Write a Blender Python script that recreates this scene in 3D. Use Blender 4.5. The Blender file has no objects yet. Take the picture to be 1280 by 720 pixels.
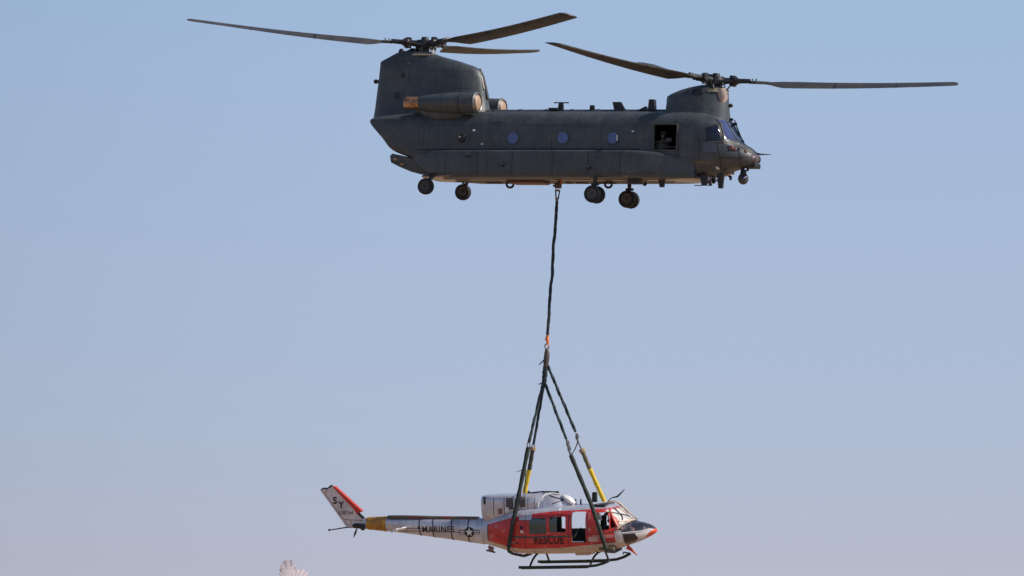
import bpy, bmesh, math, random
from mathutils import Vector, Matrix
from mathutils.bvhtree import BVHTree
random.seed(7)
R = math.radians
sc = bpy.context.scene
col = sc.collection

# ------------------------------------------------------------------ camera
F = 8275.0                       # focal length in photo pixels (1280 wide): a long telephoto
CAM = Vector((0, -250, 1.7))
EL = R(3.99)
cd = bpy.data.cameras.new('camera'); cam = bpy.data.objects.new('camera', cd); col.objects.link(cam)
cam.location = CAM; cam.rotation_euler = (R(90) + EL, 0, 0)
cd.sensor_width = 36; cd.lens = 36 * F / 1280; cd.clip_start = 1; cd.clip_end = 30000
sc.camera = cam
# ------------------------------------------------------------------ sky, sun, exposure
SUN_EL, SUN_AZ = R(36), R(103)    # azimuth clockwise from +Y
w = bpy.data.worlds.new("World"); sc.world = w; w.use_nodes = True
nt = w.node_tree; nt.nodes.clear()
sky = nt.nodes.new('ShaderNodeTexSky'); sky.sky_type = 'NISHITA'; sky.sun_disc = False
sky.sun_elevation = SUN_EL; sky.sun_rotation = SUN_AZ
sky.altitude = 0; sky.air_density = 1.0; sky.dust_density = 0.6; sky.ozone_density = 2.0
bg = nt.nodes.new('ShaderNodeBackground'); bg.inputs['Strength'].default_value = 0.11
wo = nt.nodes.new('ShaderNodeOutputWorld')
nt.links.new(sky.outputs[0], bg.inputs[0])
# low haze: pale mauve at the horizon, blue-grey above it, giving way to the clear sky higher up
geo = nt.nodes.new('ShaderNodeTexCoord'); sep = nt.nodes.new('ShaderNodeSeparateXYZ'); nt.links.new(geo.outputs['Generated'], sep.inputs[0])
hz_ = nt.nodes.new('ShaderNodeValToRGB'); el = hz_.color_ramp.elements
for i_, (p_, c_) in enumerate([(0.0, (.50, .495, .57)), (.026, (.472, .495, .595)), (.05, (.425, .502, .655)), (.085, (.385, .495, .685)), (.12, (.345, .485, .70)), (.4, (.22, .36, .60))]):
    if i_ < 2: e_ = el[i_]; e_.position = p_
    else: e_ = el.new(p_)
    e_.color = (*c_, 1)
nt.links.new(sep.outputs['Z'], hz_.inputs[0])
bg2 = nt.nodes.new('ShaderNodeBackground'); bg2.inputs['Strength'].default_value = 1.0; nt.links.new(hz_.outputs[0], bg2.inputs[0])
fd = nt.nodes.new('ShaderNodeMapRange'); fd.interpolation_type = 'SMOOTHSTEP'
fd.inputs[1].default_value = .12; fd.inputs[2].default_value = .5; fd.inputs[3].default_value = 1; fd.inputs[4].default_value = 0
nt.links.new(sep.outputs['Z'], fd.inputs[0])
mxs = nt.nodes.new('ShaderNodeMixShader'); nt.links.new(fd.outputs[0], mxs.inputs[0]); nt.links.new(bg.outputs[0], mxs.inputs[1]); nt.links.new(bg2.outputs[0], mxs.inputs[2])
# haze dimmed to the left: a lens vignette put into the sky strength
az_ = nt.nodes.new('ShaderNodeMapRange'); az_.interpolation_type = 'SMOOTHSTEP'
az_.inputs[1].default_value = -.16; az_.inputs[2].default_value = .0; az_.inputs[3].default_value = .84; az_.inputs[4].default_value = 1.0
nt.links.new(sep.outputs['X'], az_.inputs[0]); nt.links.new(az_.outputs[0], bg2.inputs['Strength'])
nt.links.new(mxs.outputs[0], wo.inputs[0])
sl = bpy.data.lights.new('sun', 'SUN'); sun = bpy.data.objects.new('sun', sl); col.objects.link(sun)
sl.energy = 4.0; sl.angle = R(0.5); sl.color = (1.0, 0.93, 0.84)
sdir = Vector((math.sin(SUN_AZ) * math.cos(SUN_EL), math.cos(SUN_AZ) * math.cos(SUN_EL), math.sin(SUN_EL)))
sun.rotation_euler = sdir.to_track_quat('Z', 'Y').to_euler(); sun.location = (40, 0, 60)
sc.view_settings.view_transform = 'Standard'; sc.view_settings.look = 'None'
sc.view_settings.exposure = 0.0; sc.view_settings.gamma = 1

# ------------------------------------------------------------------ helpers
MR = cam.rotation_euler.to_matrix()
def ray(px, py):
    return MR @ Vector(((px - 640) / F, (360 - py) / F, -1))
def wpt(px, py, y=0.0):
    d = ray(px, py); t = (y - CAM.y) / d.y
    return CAM + d * t
class Frame:
    def __init__(s, loc, yaw, pitch, roll):
        s.M = Matrix.Translation(loc) @ Matrix.Rotation(yaw, 4, 'Z') @ Matrix.Rotation(pitch, 4, 'Y') @ Matrix.Rotation(roll, 4, 'X')
        s.I = s.M.inverted()
    def at(s, px, py, Y=0.0):                # local point on the plane y = Y seen at a photo pixel
        o = s.I @ CAM; d = s.I.to_3x3() @ ray(px, py)
        t = (Y - o.y) / d.y
        return o + d * t
def tag(o, label=None, cat=None, group=None, kind=None):
    if label: o['label'] = label
    if cat: o['category'] = cat
    if group: o['group'] = group
    if kind: o['kind'] = kind
    return o
def finish(name, bm, mat, parent=None, smooth=40):
    bmesh.ops.recalc_face_normals(bm, faces=bm.faces)
    me = bpy.data.meshes.new(name); bm.to_mesh(me); bm.free()
    return link(name, me, mat, parent, smooth)
def link(name, me, mat, parent=None, smooth=40):
    for m in (mat if isinstance(mat, (list, tuple)) else [mat]): me.materials.append(m)
    if smooth:
        me.shade_smooth(); me.set_sharp_from_angle(angle=R(smooth))
    o = bpy.data.objects.new(name, me); col.objects.link(o)
    if parent: o.parent = parent
    return o
def ring_loft(bm, rings, cap=True, closed=True):
    vs = [[bm.verts.new(p) for p in r] for r in rings]
    n = len(vs[0])
    for a, b in zip(vs, vs[1:]):
        for i in range(n if closed else n - 1):
            j = (i + 1) % n
            try: bm.faces.new((a[i], a[j], b[j], b[i]))
            except ValueError: pass
    if cap:
        bm.faces.new(vs[0][::-1]); bm.faces.new(vs[-1])
def sup(n, hy, zt, zb, et, eb, X, yc=0.0, zm=None):
    """one cross-section in the y-z plane: superellipse with its own exponents above and below"""
    zm = (zt + zb) / 2 if zm is None else zm
    out = []
    for i in range(n):
        a = 2 * math.pi * i / n; c, s = math.cos(a), math.sin(a)
        e = et if s >= 0 else eb
        y = hy * math.copysign(abs(c) ** (2 / e), c); z = math.copysign(abs(s) ** (2 / e), s)
        z = zm + (z * (zt - zm) if s >= 0 else z * (zm - zb))
        out.append(Vector((X, yc + y, z)))
    return out
def catmull(rows, k=6):
    """interpolate rows of numbers smoothly"""
    out = []
    n = len(rows)
    for i in range(n - 1):
        p0, p1, p2, p3 = rows[max(i - 1, 0)], rows[i], rows[i + 1], rows[min(i + 2, n - 1)]
        for j in range(k):
            t = j / k
            r = []
            for a, b, c, d in zip(p0, p1, p2, p3):
                lo, hi = min(b, c), max(b, c)
                v = 0.5 * ((2 * b) + (-a + c) * t + (2 * a - 5 * b + 4 * c - d) * t * t + (-a + 3 * b - 3 * c + d) * t ** 3)
                m = (hi - lo) * .12
                r.append(min(max(v, lo - m), hi + m))
            out.append(r)
    out.append(list(rows[-1]))
    return out
def tube(bm, pts, rad, n=10, cap=True, flat=None, up=None):
    pts = [Vector(p) for p in pts]
    if not isinstance(rad, (list, tuple)): rad = [rad] * len(pts)
    rings = []; prev = None
    for i, p in enumerate(pts):
        t = (pts[min(i + 1, len(pts) - 1)] - pts[max(i - 1, 0)]).normalized()
        if prev is None:
            ref = up or (Vector((0, 0, 1)) if abs(t.z) < .9 else Vector((0, 1, 0)))
            u = t.cross(ref).normalized()
        else: u = (prev - t * prev.dot(t)).normalized()
        prev = u; v = t.cross(u)
        f = flat or 1
        rings.append([p + (u * math.cos(2 * math.pi * k / n) + v * math.sin(2 * math.pi * k / n) * f) * rad[i] for k in range(n)])
    ring_loft(bm, rings, cap)
def box(bm, lo, hi, bev=0.0, M=None):
    lo, hi = Vector(lo), Vector(hi)
    r = bmesh.ops.create_cube(bm, size=1)
    vs = r['verts']
    for v in vs:
        v.co = Vector([(lo[i] + hi[i]) / 2 + v.co[i] * (hi[i] - lo[i]) for i in range(3)])
    if bev:
        es = list({e for v in vs for e in v.link_edges})
        q = bmesh.ops.bevel(bm, geom=es, offset=bev, segments=2, affect='EDGES', profile=.5)
        vs = list({v for f in q['faces'] for v in f.verts} | {v for v in vs if v.is_valid})
    if M:
        for v in vs: v.co = M @ v.co
def prism(bm, poly, y0, y1, taper=1.0):
    """polygon in x-z (list of (x, z) or vectors) given a thickness in y"""
    P = [(p[0], p[-1]) for p in poly]
    cx = sum(p[0] for p in P) / len(P); cz = sum(p[1] for p in P) / len(P)
    a = [bm.verts.new((x, y0, z)) for x, z in P]
    b = [bm.verts.new((cx + (x - cx) * taper, y1, cz + (z - cz) * taper)) for x, z in P]
    bm.faces.new(a); bm.faces.new(b[::-1])
    for i in range(len(P)):
        j = (i + 1) % len(P); bm.faces.new((a[j], a[i], b[i], b[j]))
def blob(bm, c, r, seg=16, rot=None):
    r = (r, r, r) if not isinstance(r, (tuple, list)) else r
    M = Matrix.Translation(Vector(c)) @ (rot.to_4x4() if rot else Matrix()) @ Matrix.Diagonal((*r, 1))
    bmesh.ops.create_uvsphere(bm, u_segments=seg, v_segments=max(6, seg // 2), radius=1, matrix=M)
def boolean(target, cutter, op='DIFFERENCE'):
    cutter.parent = target.parent
    md = target.modifiers.new('b', 'BOOLEAN'); md.operation = op; md.solver = 'EXACT'; md.object = cutter
    dg = bpy.context.evaluated_depsgraph_get(); dg.update()
    me = bpy.data.meshes.new_from_object(target.evaluated_get(dg))
    target.modifiers.clear(); old = target.data; target.data = me; bpy.data.meshes.remove(old)
    cm = cutter.data; bpy.data.objects.remove(cutter); bpy.data.meshes.remove(cm)
def tmp(bm):
    bmesh.ops.recalc_face_normals(bm, faces=bm.faces)
    me = bpy.data.meshes.new('cut'); bm.to_mesh(me); bm.free()
    o = bpy.data.objects.new('cut', me); col.objects.link(o); return o
def bvh(o):
    b = bmesh.new(); b.from_mesh(o.data); t = BVHTree.FromBMesh(b); b.free(); return t
def skin_on(tree, bm, axis='S', eps=.01, step=.12, thick=.02, maxd=60):
    """lay a flat outline (in x-z for the sides, y-z for the front) onto a hull, as a thin plate"""
    D = {'S': Vector((0, 1, 0)), 'P': Vector((0, -1, 0)), 'F': Vector((-1, 0, 0))}[axis]
    k = 1 if axis == 'F' else 0
    if bm.verts:
        for ax in (k, 2):
            lo = min(v.co[ax] for v in bm.verts); hi = max(v.co[ax] for v in bm.verts)
            nrm = Vector((0, 0, 0)); nrm[ax] = 1; m = math.ceil(lo / step)
            while m * step < hi:
                c = Vector((0, 0, 0)); c[ax] = m * step
                bmesh.ops.bisect_plane(bm, geom=bm.verts[:] + bm.edges[:] + bm.faces[:], plane_co=c, plane_no=nrm)
                m += 1
    miss = []
    for v in bm.verts:
        o = v.co.copy(); o -= D * 20 - D * D.dot(o) * 0
        if axis == 'F': o.x = 20
        else: o.y = -20 * D.y
        h = tree.ray_cast(o, D, maxd)
        if h[0] is None: miss.append(v); continue
        v.co = h[0] - D * eps
    if miss: bmesh.ops.delete(bm, geom=miss, context='VERTS')
    if thick:
        r = bmesh.ops.extrude_face_region(bm, geom=bm.faces[:])
        for v in r['geom']:
            if isinstance(v, bmesh.types.BMVert): v.co += D * thick
    return bm
def poly_bm(pts, front=False):
    bm = bmesh.new()
    vs = [bm.verts.new((0, p[0], p[1]) if front else (p[0], 0, p[-1])) for p in pts]
    bm.faces.new(vs); return bm
def disc(c, r, n=20, rz=None):
    rz = rz or r
    return [(c[0] + r * math.cos(2 * math.pi * i / n), c[-1] + rz * math.sin(2 * math.pi * i / n)) for i in range(n)]
def rounded(x0, x1, z0, z1, r=.05, n=4):
    o = []
    for cx, cz, a in ((x1 - r, z1 - r, 0), (x0 + r, z1 - r, 90), (x0 + r, z0 + r, 180), (x1 - r, z0 + r, 270)):
        for i in range(n + 1): o.append((cx + r * math.cos(R(a + 90 * i / n)), cz + r * math.sin(R(a + 90 * i / n))))
    return o
def text_bm(s, size, x, z, spacing=1.0, bold=0.0, shear=0.0):
    cu = bpy.data.curves.new('t', 'FONT'); cu.body = s; cu.size = size; cu.align_x = 'CENTER'; cu.align_y = 'CENTER'
    cu.space_character = spacing; cu.offset = bold; cu.shear = shear; cu.resolution_u = 3
    o = bpy.data.objects.new('t', cu); col.objects.link(o)
    dg = bpy.context.evaluated_depsgraph_get(); dg.update()
    me = bpy.data.meshes.new_from_object(o.evaluated_get(dg))
    bpy.data.objects.remove(o); bpy.data.curves.remove(cu)
    bm = bmesh.new(); bm.from_mesh(me); bpy.data.meshes.remove(me)
    for v in bm.verts: v.co = Vector((x + v.co.x, 0, z + v.co.y))
    return bm

# ------------------------------------------------------------------ materials
def mat(name, color, rough=.5, metal=0.0, var=.18, scale=2.0, bump=0.0, spec=.5, streak=0.0, tint=None, coat=0.0, trans=0.0):
    m = bpy.data.materials.new(name); m.use_nodes = True
    t = m.node_tree; N = t.nodes; L = t.links; b = N['Principled BSDF']
    tc = N.new('ShaderNodeTexCoord')
    n1 = N.new('ShaderNodeTexNoise'); n1.inputs['Scale'].default_value = scale; n1.inputs['Detail'].default_value = 8; n1.inputs['Roughness'].default_value = .65
    L.new(tc.outputs['Object'], n1.inputs['Vector'])
    mr = N.new('ShaderNodeMapRange'); mr.inputs[1].default_value = .3; mr.inputs[2].default_value = .7
    mr.inputs[3].default_value = 1 - var; mr.inputs[4].default_value = 1 + var
    L.new(n1.outputs['Fac'], mr.inputs[0])
    rgb = N.new('ShaderNodeRGB'); rgb.outputs[0].default_value = (*color, 1)
    cur = rgb.outputs[0]
    if tint:
        n3 = N.new('ShaderNodeTexNoise'); n3.inputs['Scale'].default_value = scale * .6; n3.inputs['Detail'].default_value = 5
        mp = N.new('ShaderNodeMapping'); mp.inputs['Location'].default_value = (3, 7, 1); L.new(tc.outputs['Object'], mp.inputs[0]); L.new(mp.outputs[0], n3.inputs['Vector'])
        rr = N.new('ShaderNodeMapRange'); rr.inputs[1].default_value = .45; rr.inputs[2].default_value = .65; L.new(n3.outputs['Fac'], rr.inputs[0])
        mx = N.new('ShaderNodeMix'); mx.data_type = 'RGBA'; L.new(rr.outputs[0], mx.inputs[0]); L.new(cur, mx.inputs[6]); mx.inputs[7].default_value = (*tint, 1)
        cur = mx.outputs[2]
    if streak:
        mp = N.new('ShaderNodeMapping'); mp.inputs['Scale'].default_value = (5, 5, .5); L.new(tc.outputs['Object'], mp.inputs[0])
        n2 = N.new('ShaderNodeTexNoise'); n2.inputs['Scale'].default_value = 1.5; n2.inputs['Detail'].default_value = 6; L.new(mp.outputs[0], n2.inputs['Vector'])
        m2 = N.new('ShaderNodeMapRange'); m2.inputs[1].default_value = .4; m2.inputs[2].default_value = .7; m2.inputs[3].default_value = 1; m2.inputs[4].default_value = 1 - streak
        L.new(n2.outputs['Fac'], m2.inputs[0])
        mu = N.new('ShaderNodeMath'); mu.operation = 'MULTIPLY'; L.new(mr.outputs[0], mu.inputs[0]); L.new(m2.outputs[0], mu.inputs[1]); fac = mu.outputs[0]
    else: fac = mr.outputs[0]
    vm = N.new('ShaderNodeVectorMath'); vm.operation = 'SCALE'; L.new(cur, vm.inputs[0]); L.new(fac, vm.inputs['Scale'])
    L.new(vm.outputs[0], b.inputs['Base Color'])
    b.inputs['Metallic'].default_value = metal
    rm = N.new('ShaderNodeMapRange'); rm.inputs[3].default_value = max(.02, rough - .08); rm.inputs[4].default_value = min(1, rough + .08)
    L.new(n1.outputs['Fac'], rm.inputs[0]); L.new(rm.outputs[0], b.inputs['Roughness'])
    b.inputs['Specular IOR Level'].default_value = spec
    b.inputs['Coat Weight'].default_value = coat
    b.inputs['Transmission Weight'].default_value = trans
    if bump:
        bp = N.new('ShaderNodeBump'); bp.inputs['Strength'].default_value = bump; bp.inputs['Distance'].default_value = .02
        L.new(n1.outputs['Fac'], bp.inputs['Height']); L.new(bp.outputs[0], b.inputs['Normal'])
    m['col'] = vm.name
    return m
def add_panels(m, w=1.02, h=.62, depth=.35):
    """panel seams as fine relief on the paint, laid out in the side view"""
    t = m.node_tree; N = t.nodes; L = t.links; b = N['Principled BSDF']
    tc = N.new('ShaderNodeTexCoord'); sx = N.new('ShaderNodeSeparateXYZ'); L.new(tc.outputs['Object'], sx.inputs[0])
    cx = N.new('ShaderNodeCombineXYZ'); L.new(sx.outputs['X'], cx.inputs[0]); L.new(sx.outputs['Z'], cx.inputs[1])
    br = N.new('ShaderNodeTexBrick'); br.inputs['Scale'].default_value = 1; br.inputs['Brick Width'].default_value = w; br.inputs['Row Height'].default_value = h
    br.inputs['Mortar Size'].default_value = .012; br.offset = .37; br.inputs['Mortar Smooth'].default_value = .4
    br.inputs['Color1'].default_value = (1.14, 1.14, 1.14, 1); br.inputs['Color2'].default_value = (.88, .88, .88, 1); br.inputs['Mortar'].default_value = (depth, depth, depth, 1)
    L.new(cx.outputs[0], br.inputs['Vector'])
    src = b.inputs['Base Color'].links[0].from_socket
    mx = N.new('ShaderNodeMix'); mx.data_type = 'RGBA'; mx.blend_type = 'MULTIPLY'; mx.inputs[0].default_value = .55; mx.clamp_result = False
    L.new(src, mx.inputs[6]); L.new(br.outputs['Color'], mx.inputs[7]); L.new(mx.outputs[2], b.inputs['Base Color'])
M_ch = mat('dark_military_paint', (.062, .073, .083), .46, var=.24, scale=2.6, streak=.18, tint=(.074, .082, .084)); add_panels(M_ch)
M_ch2 = mat('dark_olive_paint', (.068, .072, .066), .5, var=.25, scale=3)
M_blade = mat('rotor_blade_paint', (.045, .042, .040), .5, var=.2, scale=3, tint=(.070, .055, .044))
M_strip = mat('worn_edge_strip', (.10, .085, .07), .4, metal=.3, var=.4, scale=5)
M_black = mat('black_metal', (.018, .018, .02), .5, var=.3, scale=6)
M_metal = mat('worn_steel', (.25, .23, .21), .4, metal=.7, var=.3, scale=9)
M_rd = mat('reddish_brown_radome', (.20, .10, .085), .35, var=.2)
M_tanm = mat('tan_machined_metal', (.45, .38, .28), .35, metal=.5, var=.3, scale=9)
M_mount = mat('dull_gunmetal', (.06, .06, .06), .5, metal=.4, var=.3, scale=9)
M_copper = mat('heat_stained_metal', (.42, .22, .12), .38, metal=.7, var=.35, scale=8, tint=(.6, .42, .28))
M_screen = mat('intake_screen_mesh', (.50, .33, .22), .5, metal=.3, var=.3, scale=9)
M_belly = mat('belly_bounce_paint', (.22, .165, .13), .30, var=.2, scale=2.5, tint=(.2, .14, .10), coat=.4)  # warm bounce from the ground put into this lighter tan colour
M_glass = mat('dark_blue_glass', (.045, .055, .15), .08, spec=.9, var=.1, coat=.5)
M_glassd = mat('navy_glass', (.012, .016, .035), .12, spec=.4, var=.2)
M_win = mat('cabin_glass_with_sky', (.085, .115, .28), .15, spec=.5, var=.2, coat=.1)  # sky seen in the panes is put into the blue base colour
M_chin = mat('chin_glass', (.035, .025, .025), .15, spec=.5, var=.3, coat=.1)
M_rubber = mat('tyre_rubber', (.016, .016, .018), .75, var=.3, scale=8)
M_rim = mat('wheel_rim_paint', (.07, .065, .06), .5, var=.3, scale=9)
M_palerim = mat('pale_wheel_rim', (.35, .36, .28), .5, var=.2, scale=9)
M_inside = mat('cabin_lining', (.012, .014, .014), .9, var=.3, scale=3)
M_white = mat('white_paint', (.8, .78, .78), .35, var=.06, scale=4)
M_lamp = mat('lamp_lens', (.75, .78, .8), .15, spec=1)
M_orange = mat('orange_tape', (.75, .2, .04), .6, var=.2, scale=10)
M_silver = mat('silver_white_paint', (.68, .66, .72), .28, metal=.42, var=.12, scale=2.2, streak=.15, tint=(.56, .54, .60)); add_panels(M_silver, 1.5, 5, .5)
M_red = mat('worn_red_paint', (.60, .05, .035), .45, var=.22, scale=2.5, streak=.2, tint=(.62, .07, .03))
M_redb = mat('bright_red_orange_paint', (.60, .045, .02), .4, var=.1)
M_gold = mat('gold_brown_primer', (.48, .24, .045), .45, metal=.2, var=.25, scale=5, tint=(.32, .15, .05))
M_olive = mat('olive_strip_paint', (.10, .09, .045), .5, var=.3, scale=4, tint=(.2, .03, .03))
M_cream = mat('cream_paint', (.62, .50, .40), .45, var=.15, scale=3)
M_green = mat('dark_green_lining', (.07, .10, .085), .7, var=.3, scale=3)
M_gglass = mat('dark_green_glass', (.055, .085, .08), .15, spec=.8, var=.3)
M_letter = mat('black_lettering', (.015, .015, .02), .5, var=.2)
M_letter2 = mat('dark_red_lettering', (.045, .012, .02), .5, var=.3)
M_seam = mat('dark_seam', (.06, .05, .07), .6, var=.3)
M_screenw = mat('pale_windscreen', (.78, .72, .66), .2, var=.14, scale=5, coat=.5)
M_web = mat('dark_green_webbing', (.020, .032, .036), .8, var=.4, scale=12)
M_sleeve = mat('green_padded_sleeve', (.027, .034, .028), .8, var=.35, scale=9)
M_yellow = mat('yellow_sleeve', (.72, .48, .02), .6, var=.15, scale=9)
M_tan = mat('tan_cuff', (.42, .30, .18), .7, var=.2, scale=9)
M_suit = mat('green_flight_suit', (.05, .06, .045), .8, var=.3, scale=10)
M_skinp = mat('skin', (.42, .26, .19), .6, var=.1)
M_feather = mat('pale_pink_feather', (.90, .82, .82), .7, var=.1, scale=30, tint=(.82, .72, .74))
M_feather3 = mat('mid_grey_feather', (.66, .60, .63), .7, var=.15, scale=30)
M_feather2 = mat('grey_feather', (.55, .50, .56), .7, var=.2, scale=30)

# hull colour scheme of the lifted helicopter: bands between lines given in side view
def scheme(name, base, zones, rough=.4, metal=.3):
    """zones: list of (colour, upper polyline, lower polyline, x0, x1), polylines as (x, z) lists"""
    m = mat(name, base, rough, metal=metal, var=.14, scale=2.2, streak=.12)
    t = m.node_tree; N = t.nodes; L = t.links; b = N['Principled BSDF']
    vm = N[m['col']]; src_rgb = vm.inputs[0].links[0].from_socket
    tc = N.new('ShaderNodeTexCoord'); sx = N.new('ShaderNodeSeparateXYZ'); L.new(tc.outputs['Object'], sx.inputs[0])
    X0, X1, Z0, Z1 = -10.0, 6.0, -3.0, 3.0
    fx = N.new('ShaderNodeMapRange'); fx.inputs[1].default_value = X0; fx.inputs[2].default_value = X1; L.new(sx.outputs['X'], fx.inputs[0])
    def line(pts):
        cr = N.new('ShaderNodeValToRGB'); cr.color_ramp.interpolation = 'LINEAR'; e = cr.color_ramp.elements
        ps = sorted(((p[0] - X0) / (X1 - X0), (p[-1] - Z0) / (Z1 - Z0)) for p in pts)
        e[0].position = ps[0][0]; e[0].color = (ps[0][1],) * 3 + (1,)
        e[1].position = ps[-1][0]; e[1].color = (ps[-1][1],) * 3 + (1,)
        for q in ps[1:-1]:
            n = e.new(q[0]); n.color = (q[1],) * 3 + (1,)
        L.new(fx.outputs[0], cr.inputs[0])
        mr = N.new('ShaderNodeMapRange'); mr.inputs[3].default_value = Z0; mr.inputs[4].default_value = Z1; mr.clamp = False
        L.new(cr.outputs[0], mr.inputs[0]); return mr.outputs[0]
    def cmp(op, a, bb):
        n = N.new('ShaderNodeMath'); n.operation = op
        for i, v in enumerate((a, bb)):
            if isinstance(v, (int, float)): n.inputs[i].default_value = v
            else: L.new(v, n.inputs[i])
        return n.outputs[0]
    cur = src_rgb; allm = None
    for c, up, lo, x0, x1 in zones:
        k = cmp('MULTIPLY', cmp('LESS_THAN', sx.outputs['Z'], line(up)), cmp('GREATER_THAN', sx.outputs['Z'], line(lo)))
        k = cmp('MULTIPLY', k, cmp('MULTIPLY', cmp('GREATER_THAN', sx.outputs['X'], x0), cmp('LESS_THAN', sx.outputs['X'], x1)))
        mx = N.new('ShaderNodeMix'); mx.data_type = 'RGBA'; L.new(k, mx.inputs[0]); L.new(cur, mx.inputs[6]); mx.inputs[7].default_value = (*c, 1); cur = mx.outputs[2]
        allm = k if allm is None else cmp('MAXIMUM', allm, k)
    # chipped and scuffed patches where the paint is gone
    nc = N.new('ShaderNodeTexNoise'); nc.inputs['Scale'].default_value = 3.2; nc.inputs['Detail'].default_value = 12; nc.inputs['Roughness'].default_value = .75; L.new(tc.outputs['Object'], nc.inputs['Vector'])
    for lo_, hi_, cc, amt in ((.56, .60, (.50, .30, .27), .75), (.43, .38, (.20, .05, .05), .7)):
        q = N.new('ShaderNodeMapRange'); q.inputs[1].default_value = lo_; q.inputs[2].default_value = hi_; q.inputs[4].default_value = amt; L.new(nc.outputs['Fac'], q.inputs[0])
        mx = N.new('ShaderNodeMix'); mx.data_type = 'RGBA'; L.new(cmp('MULTIPLY', q.outputs[0], allm), mx.inputs[0]); L.new(cur, mx.inputs[6]); mx.inputs[7].default_value = (*cc, 1); cur = mx.outputs[2]
    L.new(cur, vm.inputs[0])
    me = N.new('ShaderNodeMapRange'); me.inputs[3].default_value = metal; me.inputs[4].default_value = 0.05; L.new(allm, me.inputs[0]); L.new(me.outputs[0], b.inputs['Metallic'])
    return m

# ------------------------------------------------------------------ ground
bm = bmesh.new()
S = 9000; NN = 60
vs = [[bm.verts.new(((i / NN - .5) * 2 * S, (j / NN - .5) * 2 * S, 0)) for i in range(NN + 1)] for j in range(NN + 1)]
for j in range(NN):
    for i in range(NN): bm.faces.new((vs[j][i], vs[j][i + 1], vs[j + 1][i + 1], vs[j + 1][i]))
M_gr = mat('dry_brown_grassland', (.38, .25, .16), .95, var=.25, scale=.03, spec=.1, tint=(.33, .24, .15))
g = finish('ground', bm, M_gr, smooth=0); tag(g, 'dry brown open ground stretching away to the horizon', kind='structure')

# ================================================================== TRANSPORT HELICOPTER
CF = Frame(wpt(705, 180, 0), R(-22), R(2.0), R(0))
CH = bpy.data.objects.new('transport_helicopter', None); col.objects.link(CH); CH.matrix_world = CF.M
tag(CH, 'large dark grey tandem rotor helicopter hovering above the red and silver one', 'helicopter')
A = CF.at
def xz(px, py, Y=0.): p = A(px, py, Y); return p.x, p.z
# hull: px, top y, bottom y, plane for reading, half width, exponents top / bottom
rows = []
for px, yt, yb, Y, hw, et, eb in [
    (463.0, 148, 154, -1.1, 1.12, 3.4, 8), (467, 145, 160, -1.12, 1.17, 3.4, 9), (479, 142, 174, -1.15, 1.22, 3.4, 9), (491, 140, 188, -1.15, 1.24, 3.4, 9),
    (515, 138.5, 198.5, -1.15, 1.25, 3.4, 8), (528, 138, 210, -1.1, 1.26, 3.4, 6), (545, 137.5, 219, -1.1, 1.26, 3.4, 5), (600, 137, 221, -1.1, 1.26, 3.4, 5),
    (700, 137, 221, -1.1, 1.26, 3.4, 5), (800, 137, 221, -1.1, 1.26, 3.4, 5), (850, 137, 221, -1.1, 1.26, 3.4, 4.5), (872, 138, 219.5, -1.0, 1.26, 3.2, 4),
    (890, 142, 218, -.8, 1.23, 3.0, 3.4), (903, 148, 216, -.5, 1.17, 2.8, 3), (912, 157, 214, -.2, 1.10, 2.6, 2.8), (921, 170, 212.5, 0, 1.0, 2.4, 2.6), (930, 179.5, 211, .1, .86, 2.3, 2.4),
    (938, 184, 209.5, .1, .68, 2.2, 2.3), (944, 189, 208.5, .1, .48, 2.2, 2.3), (947.5, 194, 206, .1, .26, 2, 2), (948.6, 198, 202, .1, .08, 2, 2)]:
    p = A(px, yt, Y); q = A(px, yb, Y)
    rows.append((p.x, p.z, q.z, hw, et, eb))
rows = catmull(rows, 5)
NS = 48
bm = bmesh.new()
ring_loft(bm, [sup(NS, hw, zt, zb, et, eb, X) for X, zt, zb, hw, et, eb in rows])
hull = finish('fuselage', bm, M_ch, CH, smooth=35)
solid = bvh(hull)
zb0 = A(700, 221, -1.1).z; zt0 = A(700, 137, -1.1).z
# hollow cabin and the open upper half of the crew door
bm = bmesh.new(); ring_loft(bm, [sup(40, 1.17, zt0 - .14, zb0 + .25, 3.2, 9, x_) for x_ in (A(570, 180).x, A(872, 180).x)]); boolean(hull, tmp(bm))
dx0, dz1 = xz(818, 155.5, -1.25); dx1, dz0 = xz(845.5, 187.5, -1.25)
bm = bmesh.new(); prism(bm, rounded(dx0, dx1, dz0, dz1, .06), -3, -.6); boolean(hull, tmp(bm))
hull.data.materials.clear(); hull.data.materials.append(M_ch); hull.data.materials.append(M_inside)
for f in hull.data.polygons:
    c = f.center
    if A(568, 180).x < c.x < A(874, 180).x:
        h_ = solid.find_nearest(c)
        if h_[0] is not None and h_[3] > .03: f.material_index = 1
hull.data.set_sharp_from_angle(angle=R(35))
def plate(name, outline, mt, axis='S', eps=.012, tree=None, parent=CH, front=False, step=.12, thick=.03):
    b = poly_bm(outline, front=(axis == 'F'))
    skin_on(tree or solid, b, axis, eps, step, thick)
    if not b.faces: b.free(); return None
    return finish(name, b, mt, parent, smooth=50)
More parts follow.
